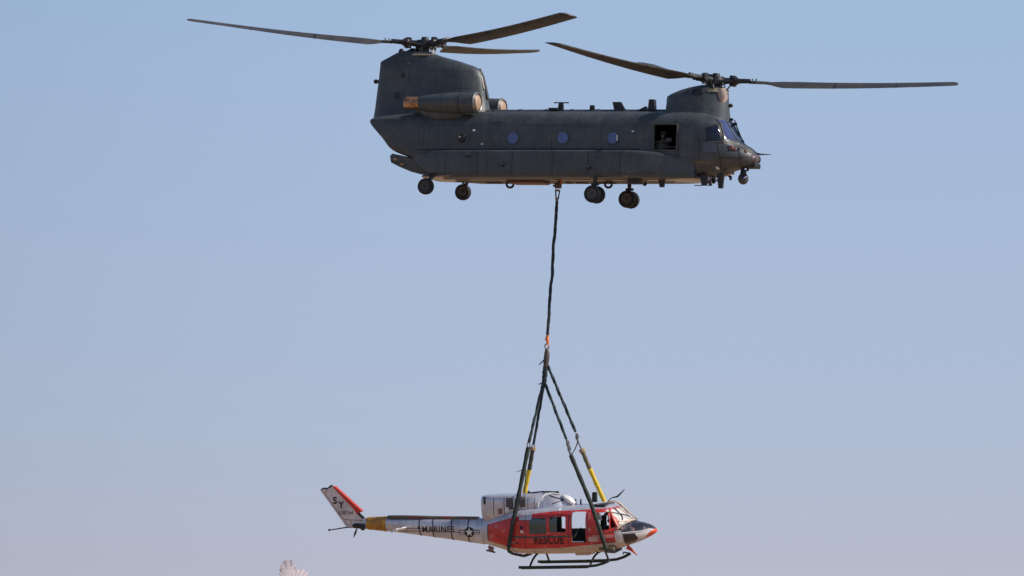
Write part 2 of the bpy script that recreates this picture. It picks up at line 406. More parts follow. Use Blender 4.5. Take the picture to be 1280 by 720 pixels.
# door frame, sill rail
def frame_ring(name, o1, o2, mt, y0, y1, parent):
    b = bmesh.new()
    a = [b.verts.new((p[0], y0, p[-1])) for p in o1]; c = [b.verts.new((p[0], y0, p[-1])) for p in o2]
    d = [b.verts.new((p[0], y1, p[-1])) for p in o1]; e = [b.verts.new((p[0], y1, p[-1])) for p in o2]
    n = len(a)
    for i in range(n):
        j = (i + 1) % n
        b.faces.new((a[i], a[j], c[j], c[i])); b.faces.new((d[j], d[i], e[i], e[j])); b.faces.new((a[j], a[i], d[i], d[j])); b.faces.new((c[i], c[j], e[j], e[i]))
    return finish(name, b, mt, parent, smooth=50)
frame_ring('door_frame', rounded(dx0 - .05, dx1 + .05, dz0 - .05, dz1 + .05, .09), rounded(dx0 + .01, dx1 - .01, dz0 + .01, dz1 - .01, .05), M_ch2, -1.29, -1.18, CH)
bm = bmesh.new(); tube(bm, [(dx0 + .02, -1.2, dz0 + .12), (dx1 - .02, -1.2, dz0 + .12)], .022, 8)
tube(bm, [(dx0 + .25, -1.2, dz0 + .02), (dx0 + .25, -1.2, dz0 + .34)], .02, 8); finish('door_rail', bm, M_mount, CH)
# gun-like mount swung across the door
bm = bmesh.new(); tube(bm, [(dx0 + .05, -1.26, dz0 + .28), (dx0 + .3, -1.2, dz0 + .36), (dx0 + .62, -1.05, dz0 + .4)], [.018, .03, .035], 8)
box(bm, (dx0 + .42, -1.14, dz0 + .32), (dx0 + .66, -1.0, dz0 + .47), .015); finish('door_mount', bm, M_mount, CH)
# lower door leaf with handle
o = plate('crew_door', rounded(dx0 - .02, dx1 + .02, A(830, 219, -1.25).z + .1, dz0 - .06, .05), M_ch2, eps=.02)
bm = bmesh.new(); hx = dx0 + .12; hz = dz0 - .3; tube(bm, [(hx, -1.30, hz), (hx + .14, -1.30, hz)], .016, 6); finish('handle', bm, M_metal, o)
# round cabin windows, both sides
for side in 'SP':
    Y = -1.25 if side == 'S' else 1.25
    for px in (641.5, 704, 766.5):
        c = A(px, 172.5, -1.25)
        fr = plate('window', disc((c.x, c.z), .245, 28), M_ch2, side, .025)
        if fr:
            plate('pane', disc((c.x, c.z), .215, 24), M_win, side, .045, parent=fr)
            if px > 760: plate('pane_highlight', [(c.x + .16, c.z - .1), (c.x + .20, c.z - .09), (c.x + .20, c.z + .1), (c.x + .16, c.z + .11)], M_lamp, side, .06, parent=fr, step=.05)  # highlight on the foremost window, drawn as a bright strip
c = A(579, 173, -1.25)
fr = plate('vent_port', disc((c.x, c.z), .27, 24), M_ch2, 'S', .03)
bm = bmesh.new(); blob(bm, (c.x - .02, -1.27, c.z), (.17, .1, .17)); finish('vent_cover', bm, M_black, fr)
bm = bmesh.new(); blob(bm, (c.x - .12, -1.36, c.z + .04), (.05, .03, .05), 10); finish('vent_lens', bm, M_metal, fr)
# panels proud of the side
for x0, y0, x1, y1 in [(486, 168, 530, 182), (535, 150, 566, 166), (612, 142, 628, 152), (655, 143, 684, 156), (722, 144, 748, 158), (782, 150, 806, 180), (850, 160, 872, 200), (612, 158, 626, 182), (676, 160, 690, 184), (738, 161, 752, 184)]:
    a, b2 = xz(x0, y1, -1.25), xz(x1, y0, -1.25)
    plate('access_panel', rounded(a[0], b2[0], a[1], b2[1], .04), M_ch, 'S', .012)
for px, py in ((592, 163), (602.5, 180), (791, 164)):
    c = A(px, py, -1.27); bm = bmesh.new(); blob(bm, (c.x, -1.26, c.z), (.06, .04, .035), 10); finish('formation_light', bm, M_lamp, CH)
# fuel pods along both flanks
prow = []
for px, yt, yb, hw in [(511, 192, 198, -.03), (518, 190, 206, .04), (528, 188.5, 213.5, .14), (542, 187.7, 219.5, .28), (565, 187.2, 222, .41), (600, 187, 222, .46), (700, 187, 222, .46), (770, 187, 222, .45), (790, 187.3, 222, .42), (808, 188.3, 222, .34), (826, 190.5, 222, .21), (844, 194, 221.5, .07), (862, 199, 221, -.08)]:
    p = A(px, yt, -1.7); q = A(px, yb, -1.7); prow.append((p.x, p.z, q.z, hw))
prow = catmull(prow, 4)
pods = []
for sg in (-1, 1):
    bm = bmesh.new()
    ring_loft(bm, [sup(56, hw + .36, zt, zb, 11, 7, X, yc=sg * .90) for X, zt, zb, hw in prow])
    pod = finish('fuel_pod', bm, M_ch, CH, smooth=35); pods.append(pod)
podt = bvh(pods[0])
for px in (556, 596, 640, 690, 735, 775):
    a = A(px, 206, -1.72)
    b = poly_bm([(a.x - .012, a.z - .48), (a.x + .012, a.z - .48), (a.x + .012, a.z + .5), (a.x - .012, a.z + .5)])
    skin_on(podt, b, 'S', .006, .1, .02); 
    if b.faces: finish('tank_seam', b, M_black, pods[0])
for px, py in ((628, 206), (736, 209.5), (586, 194)):
    c = A(px, py, -1.72); bm = bmesh.new(); blob(bm, (c.x, -1.72, c.z), (.13, .03, .09), 12); q = finish('fuel_cap', bm, M_black, pods[0])
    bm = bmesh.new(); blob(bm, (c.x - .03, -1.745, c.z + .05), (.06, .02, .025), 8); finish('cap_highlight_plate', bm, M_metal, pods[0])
# belly skin and longerons
bm = bmesh.new(); x0 = A(560, 222).x; x1 = A(850, 222).x
ring_loft(bm, [sup(28, 1.66 * k_, zb0 + .08, zb0 - .07, 3, 3, x_) for x_, k_ in ((x0 - .6, .7), (x0 + .4, .97), (x0 + 1.2, 1), (x1 - 1.5, 1), (x1 - .3, .82), (x1 + .8, .66), (x1 + 1.3, .4))]); finish('belly_panel', bm, M_belly, CH)
bm = bmesh.new()
for y in (-.9, .3): box(bm, (x0 + .2, y - .03, zb0 - .10), (x1 - .3, y + .03, zb0 - .06))
finish('belly_rails', bm, M_belly, CH)
for px_, wx_ in ((612, .1), (622, .16), (728, .2), (748, .12), (760, .3), (712, .08)):
    bm = bmesh.new(); c = A(px_, 228, .6); box(bm, (c.x - wx_, .45, zb0 - .13), (c.x + wx_, .75, zb0 - .06), .01); finish('belly_fitting', bm, M_black, CH)
bm = bmesh.new(); rb = A(657, 229, .2)
box(bm, (A(640, 229).x, -.35, zb0 - .2), (A(682, 229).x, .5, zb0 - .08), .05); finish('hook_bay_door', bm, mat('rusty_red_brown', (.22, .12, .08), .5, var=.3, scale=6), CH)
# ramp hanging part-open
h0 = xz(532, 219, 0); 
bm = bmesh.new()
P = [xz(488, 195, -1.1), xz(491, 192, -1.1), xz(516, 198.5, -1.1), xz(540, 204, -1.1), xz(556, 221.5, -1.1), xz(535, 220.2, -1.1), xz(515, 215, -1.1), xz(499, 208.3, -1.1), xz(489, 203, -1.1)]
prism(bm, P, -1.14, 1.14); ramp = finish('cargo_ramp', bm, M_ch2, CH, smooth=0)
for (xa_, ya_), (xb_, yb_) in (((489.5, 200.5), (507, 208)),):
    bm = bmesh.new(); a_, b_ = A(xa_, ya_, -1.14), A(xb_, yb_, -1.14); tube(bm, [a_, b_], .015, 6); finish('ramp_edge_seal', bm, M_black, ramp)
bm = bmesh.new(); c = A(494, 199, -1.15); blob(bm, c, (.07, .03, .06), 8); finish('ramp_latch', bm, M_copper, ramp); bm = bmesh.new(); c = A(502, 205, -1.15); blob(bm, c, (.09, .03, .05), 8); finish('ramp_latch', bm, M_copper, ramp)
# aft pylon: horizontal slices
def slices(name, data, mt, n=40, e=2.6, blunt=None):
    b = bmesh.new(); rg = []
    for (xa, xf, z, ht) in data:
        r = []
        for i in range(n):
            a = 2 * math.pi * i / n; c, s = math.cos(a), math.sin(a)
            cx = (xa + xf) / 2; hx = (xf - xa) / 2
            r.append(Vector((cx + hx * math.copysign(abs(c) ** (2 / e), c), ht * math.copysign(abs(s) ** (2 / 2.2), s) * (1 if c > 0 else 1 - .35 * abs(c) ** 2), z)))
        rg.append(r)
    ring_loft(b, rg); return finish(name, b, mt, CH, smooth=38)
dat = []
for xa, ya, xf, yf, ht in [(467.5, 149, 613, 149, 1.0), (468, 146, 612, 141, .92), (469.5, 135, 610, 131, .72), (471, 122, 608.5, 121, .62), (472.5, 110, 607, 109, .58), (474, 98, 605, 98, .56), (475.2, 87, 602.5, 90, .54), (476, 78, 599, 86, .50), (478, 76.3, 592, 82.5, .46), (487, 71.5, 574, 76.5, .42), (496, 66.5, 552, 70.5, .36), (503, 64, 540, 66, .30)]:
    p = A(xa, ya, 0); q = A(xf, yf, 0); dat.append((p.x, q.x, (p.z + q.z) / 2, ht, p.z, q.z))
b = bmesh.new(); rg = []
for xa, xf, zc, ht, za, zf in dat:
    r = []
    for i in range(44):
        a = 2 * math.pi * i / 44; c, s = math.cos(a), math.sin(a); cx = (xa + xf) / 2; hx = (xf - xa) / 2
        x = cx + hx * math.copysign(abs(c) ** (2 / 3.2), c); t = (x - xa) / (xf - xa)
        r.append(Vector((x, ht * math.copysign(abs(s) ** .85, s) * (.55 + .45 * min(1, t * 2.2)), za + (zf - za) * t)))
    rg.append(r)
ring_loft(b, rg); pyl = finish('aft_pylon', b, M_ch, CH, smooth=38); pylt = bvh(pyl)
for px, py, r_ in ((503, 94, .10), (495.5, 119.5, .16)):
    c = A(px, py, -.55); plate('port_hole', disc((c.x, c.z), r_, 16), M_black, 'S', .012, pylt, parent=pyl)
c = A(510, 79, -.5); plate('marker_plate', rounded(c.x - .07, c.x + .07, c.z - .03, c.z + .03, .02), M_metal, 'S', .012, pylt, parent=pyl)
for x0, y0, x1, y1 in [(484, 84, 510, 104), (514, 80, 545, 104), (549, 88, 590, 110), (480, 108, 502, 128)]:
    a, b2 = xz(x0, y1, -.55), xz(x1, y0, -.55); plate('access_panel', rounded(a[0], b2[0], a[1], b2[1], .05), M_ch, 'S', .010, pylt, parent=pyl)
# pylon front intake lip
bm = bmesh.new(); tube(bm, [A(599.5, 86, 0), A(603.5, 96, 0), A(606, 108, 0), A(609, 124, 0)], [.05, .07, .08, .09], 10); finish('pylon_leading_edge', bm, M_black, pyl)
bm = bmesh.new(); tube(bm, [A(588, 82.3, -.1), A(597, 86.2, -.1), A(602, 97, -.12), A(605, 112, -.15)], .035, 8); finish('intake_lip', bm, M_metal, pyl)
bm = bmesh.new(); blob(bm, A(470, 102, 0), (.10, .08, .09), 12); tube(bm, [A(470, 102, 0), A(478, 102, 0)], .06, 8); finish('tail_light', bm, M_black, CH)
bm = bmesh.new(); blob(bm, A(502, 64.5, 0), (.12, .12, .12), 12); tube(bm, [A(508, 66, 0), A(515, 62.5, 0), A(524, 62.5, 0)], .07, 8); finish('pylon_cap', bm, M_black, CH)
# drive shaft tunnel on the roof
bm = bmesh.new(); xa = A(600, 137).x; xb = A(840, 137).x
ring_loft(bm, [sup(16, .3, zt0 + .1, zt0 - .2, 2.5, 2.5, x) for x in (xa, xb)]); finish('drive_shaft_tunnel', bm, M_ch, CH)
for k in range(7):
    x = xa + (xb - xa) * (k + .6) / 7.4; bm = bmesh.new(); ring_loft(bm, [sup(16, .315, zt0 + .118, zt0 - .2, 2.5, 2.5, x + d) for d in (0, .05)]); finish('tunnel_joint', bm, M_black, CH)
# front pylon
b = bmesh.new(); rg = []
for xa, ya, xf, yf, ht in [(834, 141, 912, 158, .78), (834.5, 136, 911.5, 145, .72), (835, 130, 911, 136, .66), (835, 125, 910.5, 126, .62), (835.5, 121.5, 910, 117, .57), (840, 118.5, 909, 112, .5), (851, 113.5, 906, 109.5, .42), (862, 110, 903, 108, .34), (876, 107, 901, 106.5, .24)]:
    p = A(xa, ya, 0); q = A(xf, yf, 0); r = []
    for i in range(44):
        a = 2 * math.pi * i / 44; c, s = math.cos(a), math.sin(a); cx = (p.x + q.x) / 2; hx = (q.x - p.x) / 2
        x = cx + hx * math.copysign(abs(c) ** (2 / (2.3 if c > 0 else 4.5)), c); t = (x - p.x) / (q.x - p.x)
        r.append(Vector((x, ht * math.copysign(abs(s) ** .9, s), p.z + (q.z - p.z) * t)))
    rg.append(r)
ring_loft(b, rg); fpy = finish('forward_pylon', b, M_ch, CH, smooth=38); fpt = bvh(fpy)
c = A(872, 115, -.5); plate('air_grille', rounded(c.x - .2, c.x + .2, c.z - .12, c.z + .1, .04), M_black, 'S', .01, fpt, parent=fpy)
# oil-cooler scoop on the pylon front, the lit face put into its pale colour
c = A(903, 122, -.3)
bm = bmesh.new(); tube(bm, [(c.x - .1, -.22, c.z + .33), (c.x - .02, -.22, c.z), (c.x - .10, -.2, c.z - .32)], [.2, .2, .1], 14); sc1 = finish('cooler_scoop', bm, mat('sunlit_scoop_tone', (.42, .33, .28), .5, var=.2), fpy)
bm = bmesh.new(); c2 = A(904, 113, -.15); tube(bm, [(c2.x - .22, -.3, c2.z), (c2.x + .02, -.25, c2.z + .01), (c2.x + .12, 0, c2.z), (c2.x + .04, .25, c2.z)], .05, 8); finish('scoop_lip', bm, M_copper, fpy)
bm = bmesh.new(); c = A(913.5, 132, .05); blob(bm, c, (.09, .08, .08), 12); tube(bm, [c, c - Vector((.18, 0, 0))], .03, 6); finish('pylon_lamp', bm, M_black, fpy)

# engines
def engine(sg):
    b = bmesh.new(); c = A(596, 128.5, -1.27); ex = A(507, 128.5, -1.27)
    e = [(ex.x, .2), (A(527, 128, -1.27).x, .25), (A(526, 128, -1.27).x, .27), (A(548, 128, -1.27).x, .36), (A(570, 128, -1.27).x, .41), (A(590, 128, -1.27).x, .405), (c.x, .39)]
    st = e[2:]
    st = catmull(st, 4)
    ring_loft(b, [[Vector((x, sg * 1.27 + r * math.cos(2 * math.pi * k / 28), c.z - .01 + r * math.sin(2 * math.pi * k / 28))) for k in range(28)] for x, r in st])
    en = finish('engine', b, M_ch, CH)
    b = bmesh.new()
    for k in range(6):                                   # ribbed exhaust
        xx = ex.x + k * .105
        tube(b, [(xx, sg * 1.27, c.z), (xx + .075, sg * 1.27, c.z)], .235, 20); tube(b, [(xx + .07, sg * 1.27, c.z), (xx + .11, sg * 1.27, c.z)], .215, 20)
    finish('exhaust_ring', b, M_copper, en)
    b = bmesh.new(); blob(b, (c.x - .02, sg * 1.27, c.z), (.14, .345, .345), 24); finish('intake_screen', b, M_screen, en)
    b = bmesh.new()
    bmesh.ops.create_cone(b, cap_ends=False, segments=28, radius1=.42, radius2=.34, depth=.10, matrix=Matrix.Translation((c.x + .04, sg * 1.27, c.z)) @ Matrix.Rotation(R(90), 4, 'Y'))
    bmesh.ops.solidify(b, geom=b.faces[:], thickness=.03); finish('intake_rim', b, M_metal, en)
    b = bmesh.new()
    for a in range(12):
        t = a * math.pi / 6; tube(b, [(c.x + .11, sg * 1.27, c.z), (c.x + .02, sg * 1.27 + .35 * math.cos(t), c.z + .35 * math.sin(t))], .008, 4)
    finish('screen_wires', b, M_black, en)
    b = bmesh.new(); ring_loft(b, [sup(16, w_, c.z - .05, c.z - .05 - h_, 2.2, 2.2, A(px_, 128).x, yc=sg * .98) for px_, w_, h_ in ((532, .05, .2), (545, .22, .5), (560, .3, .62), (575, .3, .62), (590, .2, .5), (600, .05, .25))]); finish('engine_mount', b, M_ch, en)
    for px in (577,):
        x = A(px, 128, -1.27).x; b = bmesh.new(); tube(b, [(x, sg * 1.27, c.z - .01), (x + .025, sg * 1.27, c.z - .01)], .418 if px > 550 else .375, 28); finish('cowl_band', b, M_black, en)
engine(-1); engine(1)
c = A(556, 147, -1.3); plate('heat_stained_panel', rounded(c.x - .35, c.x + .3, c.z - .07, c.z + .07, .05), mat('brown_heat_stain', (.11, .055, .04), .6, var=.3), 'S', .012)

# cockpit glazing
def P2(*l, Y=-1.1): return [xz(a, b, Y) for a, b in l]
plate('side_window', P2((884, 158), (899, 150), (903, 162), (905, 176), (884, 178)), M_black, 'S', .012, step=.06)
plate('side_window', P2((886, 160.5), (896.5, 155), (899.5, 165), (900.5, 174.5), (886, 175.5)), M_glassd, 'S', .03, step=.06)
plate('jettison_window', P2((880, 178), (896, 178), (897, 190), (881, 192)), mat('blue_grey_panel', (.06, .075, .11), .25, var=.2, coat=.3), 'S', .012, step=.06)
plate('chin_window', P2((907, 182), (914, 181.5), (920, 184.5), (921, 188), (911, 188)), M_glassd, 'S', .014, step=.05)
plate('brow_panel', P2((903, 176.8), (917, 176.8), (927, 180.5), (934, 187), (931, 188.5), (924, 182.3), (915, 179), (904, 179)), mat('pale_olive_brow', (.28, .24, .17), .4, var=.2), 'S', .018, step=.05)
# windscreen across the front, three panes and their posts
zt_, zb_ = A(910, 151.5, 0).z, A(927, 176.5, 0).z
for y0, y1 in ((-1.06, -.36), (-.30, .30), (.36, 1.06)):
    plate('windscreen_pane', [(y0 + .08 * (y0 < -.5), zb_ + .02), (y1 - .08 * (y1 > .5), zb_ + .02), (y1 * .82, zt_), (y0 * .82, zt_)], M_glass, 'F', .02, step=.07)
tri = bvh(hull)
for y in (-1.02, -.33, .33, 1.0):
    bm = bmesh.new(); pts = []
    for k in range(9):
        z = zb_ + (zt_ - zb_) * k / 8; yy = y * (1 - .18 * k / 8)
        h = solid.ray_cast(Vector((20, yy, z)), Vector((-1, 0, 0)), 60)
        if h[0]: pts.append(h[0] + Vector((.02, 0, 0)))
    if len(pts) > 2: tube(bm, pts, .035, 8); finish('windscreen_post', bm, M_ch2, CH)
    else: bm.free()
for dx in (0, 5.5):
    bm = bmesh.new(); tube(bm, [A(912.5 + dx, 150, .25), A(917 + dx, 162, .3), A(924 + dx * .7, 176, .35)], .022, 6); finish('wiper', bm, M_black, CH)
for px, py in ((914, 149.5), (919, 155)):
    bm = bmesh.new(); blob(bm, A(px, py, .25), (.09, .06, .06), 10); tube(bm, [A(px, py, .25), A(px - 7, py + 1, .2)], .02, 6); finish('cable_cutter', bm, M_black, CH)
# framing and seams around the cockpit
def hull_line(name, pts, Y, rad, mt, par=CH, tree=None, n=7):
    b = bmesh.new(); q = []
    for (a0, b0), (a1, b1) in zip(pts, pts[1:]):
        for k in range(n):
            t = k / (n - 1); l = A(a0 + (a1 - a0) * t, b0 + (b1 - b0) * t, Y); h = (tree or solid).ray_cast(Vector((l.x, -20, l.z)), Vector((0, 1, 0)), 60)
            if h[0]: q.append(h[0] + Vector((0, -.01, 0)))
    if len(q) > 1: tube(b, q, rad, 6); finish(name, b, mt, par)
    else: b.free()
hull_line('window_frame', [(885.5, 168), (900, 167.5)], -1.1, .022, M_ch2)
hull_line('window_frame', [(892, 158.5), (892.5, 175.5)], -1.1, .018, M_ch2)
hull_line('window_frame', [(884, 159.5), (897.5, 152.5), (901.5, 163), (903, 177)], -1.1, .028, M_ch2)
hull_line('canopy_rail', [(880, 177.8), (904, 177.5), (916, 178.5)], -1.0, .025, M_ch2)
hull_line('nose_seam', [(898, 178), (900, 198), (896, 216)], -1.1, .012, M_black)
hull_line('nose_seam', [(921, 180), (925, 196), (921, 213)], -.8, .012, M_black)
hull_line('nose_seam', [(900, 198), (925, 196), (937, 194)], -.9, .010, M_black)
hull_line('pod_shade_line', [(520, 187.2), (560, 186.4), (700, 186.2), (800, 186.6)], -1.25, .016, M_black, n=10)  # shade band on the hull above the pods, drawn as a dark line
hull_line('hull_seam', [(848, 150), (849, 218)], -1.2, .010, M_black)
hull_line('hull_seam', [(874, 150), (875, 216)], -1.2, .010, M_black)
for px, py, Y, r_ in ((913, 184.5, -.98, .10), (917.5, 186.5, -.9, .08), (930, 189, -.72, .07)):
    l = A(px, py, Y); h = solid.ray_cast(Vector((l.x, -20, l.z)), Vector((0, 1, 0)), 60)
    if h[0]: bm = bmesh.new(); blob(bm, h[0], (r_ * 1.2, r_ * .7, r_), 12); finish('warning_receiver', bm, M_rd, CH)
# nose sensors
nz = A(941, 199, -.05)
bm = bmesh.new(); blob(bm, (nz.x - .02, -.05, nz.z), (.27, .42, .25), 24); nd = finish('nose_radome', bm, mat('mauve_grey_radome', (.12, .09, .10), .4, var=.2), CH)
for k in range(4):
    bm = bmesh.new(); y = -.3 + k * .17; tube(bm, [(nz.x + .215 - abs(y) * .2, y, nz.z + .13), (nz.x + .25 - abs(y) * .2, y, nz.z), (nz.x + .215 - abs(y) * .2, y, nz.z - .13)], .02, 6); finish('radome_strake', bm, M_black, nd)
bm = bmesh.new(); a = A(948, 206, 0); box(bm, (a.x - .5, -.3, a.z - .14), (a.x - .02, .35, a.z + .06), .05); finish('nose_step', bm, M_black, CH)
bm = bmesh.new(); tube(bm, [A(944, 192, 0), A(951, 193, 0), A(964.5, 193.3, 0)], [.05, .03, .008], 8); finish('air_data_probe', bm, M_black, CH)
c = A(929, 223.5, 0)
bm = bmesh.new(); blob(bm, c, (.2, .2, .22), 20); tu = finish('sensor_turret', bm, mat('turret_grey', (.06, .06, .055), .35, var=.3), CH)
bm = bmesh.new(); tube(bm, [c + Vector((0, 0, .15)), c + Vector((0, 0, .34))], [.13, .1], 14); tube(bm, [c + Vector((0, 0, .3)), c + Vector((-.1, 0, .5))], .06, 8)
tube(bm, [c + Vector((.15, 0, .3)), c + Vector((.22, -.05, .42))], .05, 8); finish('turret_mount', bm, M_black, tu)
bm = bmesh.new(); blob(bm, c + Vector((.08, -.17, .02)), (.09, .05, .09), 12); finish('turret_lens', bm, M_glass, tu)
for px, py, r_ in ((907, 218, .09), (911, 217.5, .08), (916, 216.5, .07), (903, 219, .06)):
    bm = bmesh.new(); blob(bm, A(px, py, -.4), r_, 10); finish('warning_sensor', bm, M_copper, CH)
bm = bmesh.new(); tube(bm, [A(910, 218, -.3), A(913.5, 222, -.3), A(913, 225.5, -.3)], [.05, .06, .04], 8); finish('nose_hook', bm, M_black, CH)
# lamp, brown patches by the nose
c = A(894, 209.5, -1.1); o = plate('search_light', disc((c.x, c.z), .055, 12), M_lamp, 'S', .03)
c = A(880, 203.5, -1.1); plate('stained_panel', rounded(c.x - .32, c.x + .36, c.z - .05, c.z + .06, .04), mat('dusty_brown_stain', (.13, .10, .065), .6, var=.4, scale=9), 'S', .012)
# blade antennas on roof and belly
def blade_ant(name, pts, Y=0., th=.05, mt=M_black):
    b = bmesh.new(); prism(b, [xz(a, c_, Y) for a, c_ in pts], Y - th, Y + th); return finish(name, b, mt, CH, smooth=0)
o = blade_ant('mast_antenna', [(697, 138.5), (704.5, 138.5), (704, 129), (699, 129)], -.2)
bm = bmesh.new(); tube(bm, [A(692.5, 128.4, -.2), A(711, 128.4, -.2)], .025, 6); finish('antenna_bar', bm, M_black, o)
blade_ant('roof_box', [(688, 138), (699, 138), (699, 135.2), (688, 135.2)], -.2, .2)
blade_ant('roof_antenna', [(737, 138), (743.5, 138), (743, 131.5), (738, 131.5)], -.2, .04)
blade_ant('roof_fin', [(768, 137.5), (782, 137.5), (776.5, 127.5), (766, 127.5)], -.2, .04)
blade_ant('roof_wedge', [(799, 137.5), (809, 137.5), (808, 133)], -.2, .1)
blade_ant('roof_stub', [(811, 138), (819.5, 138), (818.8, 124.5), (812.5, 124.5)], -.2, .12)
blade_ant('belly_antenna', [(823, 222), (831.5, 222), (830, 234), (825, 234)], -.85, .06)
blade_ant('belly_antenna', [(875.5, 219), (885, 219), (883, 232), (877.5, 232)], -.85, .06)
blade_ant('belly_antenna', [(896.5, 216), (905.5, 216), (903.5, 235.5), (898.5, 235.5)], -.85, .06)
blade_ant('belly_box', [(788, 220), (800.5, 220), (800.5, 230), (788, 230)], -1.0, .25)
blade_ant('belly_strut', [(805, 228), (809, 228), (807.5, 232.5), (803.5, 232)], .4, .03)
bm = bmesh.new()
for px, py in ((884, 228), (888, 230.5), (892, 227), (890, 224)): blob(bm, A(px, py, 0), random.uniform(.06, .1), 8)
tube(bm, [A(868, 231.8, 0), A(890, 231.5, 0)], .02, 6); tube(bm, [A(886, 222, 0), A(888, 230, 0)], .04, 6); tube(bm, [A(893, 222, 0), A(893, 229, 0)], .03, 6)
finish('belly_camera', bm, M_black, CH)
# forward and aft cargo hooks
def torus_path(c, r, n=18, rz=None, ay=.4):
    rz = rz or r
    return [Vector(c) + Vector((r * math.cos(2 * math.pi * i / n), ay * r * math.cos(2 * math.pi * i / n), rz * math.sin(2 * math.pi * i / n))) for i in range(n + 1)]
for px in (637.5, 760.5):
    c = A(px, 230.5, 0); bm = bmesh.new(); tube(bm, torus_path((c.x, 0, c.z), .12), .045, 8, cap=False)
    box(bm, (c.x - .1, -.08, c.z + .08), (c.x + .1, .08, c.z + .3), .02); finish('cargo_hook', bm, M_black, CH)

# landing gear
def wheel(parent, c, r, wdt, rimmat):
    b = bmesh.new(); prof = [(-.5, .62), (-.5, .86), (-.36, .97), (0, 1.0), (.36, .97), (.5, .86), (.5, .62)]
    rg = [[Vector((c[0] + r * rr * math.cos(2 * math.pi * k / 32), c[1] + t * wdt, c[2] + r * rr * math.sin(2 * math.pi * k / 32))) for k in range(32)] for t, rr in prof]
    ring_loft(b, rg, cap=False); finish('tyre', b, M_rubber, parent)
    b = bmesh.new(); prof = [(-.42, .05), (-.36, .3), (-.30, .45), (-.46, .6), (-.46, .64), (.46, .64), (.46, .6), (.30, .45), (.36, .3), (.42, .05)]
    rg = [[Vector((c[0] + r * rr * math.cos(2 * math.pi * k / 24), c[1] + t * wdt, c[2] + r * rr * math.sin(2 * math.pi * k / 24))) for k in range(24)] for t, rr in prof]
    ring_loft(b, rg); finish('wheel_rim', b, rimmat, parent)
for px, py, Y, twin in ((743.3, 243, -1.6, 1), (786.3, 249.5, 1.6, 1), (532.3, 233, -1.7, 0), (578.8, 240.3, 1.7, 0)):
    c = A(px, py, Y); rr = .335 if twin else .315
    g_ = bmesh.new(); top = zb0 + .1
    if twin:
        tube(g_, [(c.x, Y, top), (c.x, Y, c.z + rr + .05), (c.x, Y, c.z)], [.09, .07, .06], 10)
        tube(g_, [(c.x - .14, Y, c.z + rr + .05), (c.x + .16, Y, c.z + rr + .05)], .05, 8)
        tube(g_, [(c.x, Y - .3, c.z), (c.x, Y + .3, c.z)], .05, 10)
    else:
        tube(g_, [(c.x + .3, Y * .85, top), (c.x + .14, Y * .97, c.z + rr - .02), (c.x, Y, c.z)], [.08, .07, .06], 10)
        tube(g_, [(c.x + .05, Y * .8, top), (c.x + .1, Y * .95, c.z + .2)], .04, 8)
        tube(g_, [(c.x, Y - .18, c.z), (c.x, Y + .18, c.z)], .05, 10)
    gear = finish('landing_gear', g_, M_black, CH)
    if twin:
        wheel(gear, (c.x, Y - .21, c.z), rr, .2, M_rim); wheel(gear, (c.x, Y + .21, c.z), rr, .2, M_palerim)
    else: wheel(gear, (c.x, Y, c.z), rr, .24, M_rim)

# rotors: blades swing from the hub centre to a tip in space
def blade_mesh(hub, tip, le, pitch0, pitch1, parent, r0=2.3):
    ax = (tip - hub).normalized(); le = (le - ax * le.dot(ax)).normalized(); up = ax.cross(le)
    if up.z < 0: up = -up
    L_ = 9.14; b = bmesh.new(); rg = []
    foil = [(-.75, 0), (-.45, .032), (-.1, .058), (.12, .056), (.22, .03), (.25, 0), (.22, -.025), (.1, -.042), (-.1, -.042), (-.45, -.025)]   # chord fractions, + towards the leading edge
    st = [(1.25, .16, .10, 1), (r0 - .75, .17, .09, .9), (r0 - .5, .34, .05, .4), (r0 - .25, .62, .012, .15), (r0, .81, 0, 0)] + [(r0 + (9.14 - r0) * k / 14, .81, 0, 0) for k in range(1, 14)] + [(8.95, .81, 0, 0), (9.08, .66, 0, 0), (9.14, .42, 0, 0)]
    for r, ch, _, rnd in st:
        t = (r - 2.0) / 7.14; p = pitch0 + (pitch1 - pitch0) * max(0, min(1, t)) ; k = ch
        th = 1 + rnd * 1.6
        bend = -0.10 * math.sin(math.pi * min(1, r / 9.14))
        cvec = le * math.cos(p) + up * math.sin(p); nvec = up * math.cos(p) - le * math.sin(p)
        sh = 0
        if r > 9.0: sh = -(.81 - ch) * .55
        base = hub + ax * r + up * bend + le * (.81 - ch) * .25 * (1 if r < 3 else 0) * .5 + cvec * sh
        rg.append([base + cvec * (c_ * k + (0.0)) + nvec * (z_ * max(k, .45 if r < 2.6 else 0) * th * (1.25 if r > 2.6 else 1)) for c_, z_ in foil])
    ring_loft(b, rg); o = finish('rotor_blade', b, M_blade, parent, smooth=50)
    # worn metal erosion strip wrapped round the leading edge
    b = bmesh.new(); rg2 = []
    for q in rg[5:-2]:
        c = sum(q, Vector()) / len(q); rg2.append([c + (q[i] - c) * 1.012 + (q[5] - c) * .004 for i in (3, 4, 5, 6, 7)] + [c + (q[5] - c) * .5])
    ring_loft(b, rg2); finish('leading_edge_strip', b, M_strip, parent, smooth=50)
    for k_ in (8, 13):
        b = bmesh.new(); q0, q1 = rg[k_], [p + ax * .09 for p in rg[k_]]
        ring_loft(b, [[sum(q, Vector()) / len(q) + (p - sum(q, Vector()) / len(q)) * 1.02 for p in q] for q in (q0, q1)]); finish('blade_band', b, M_black, parent, smooth=50)
    # tip cap and joint bands
    return o, ax, le, up
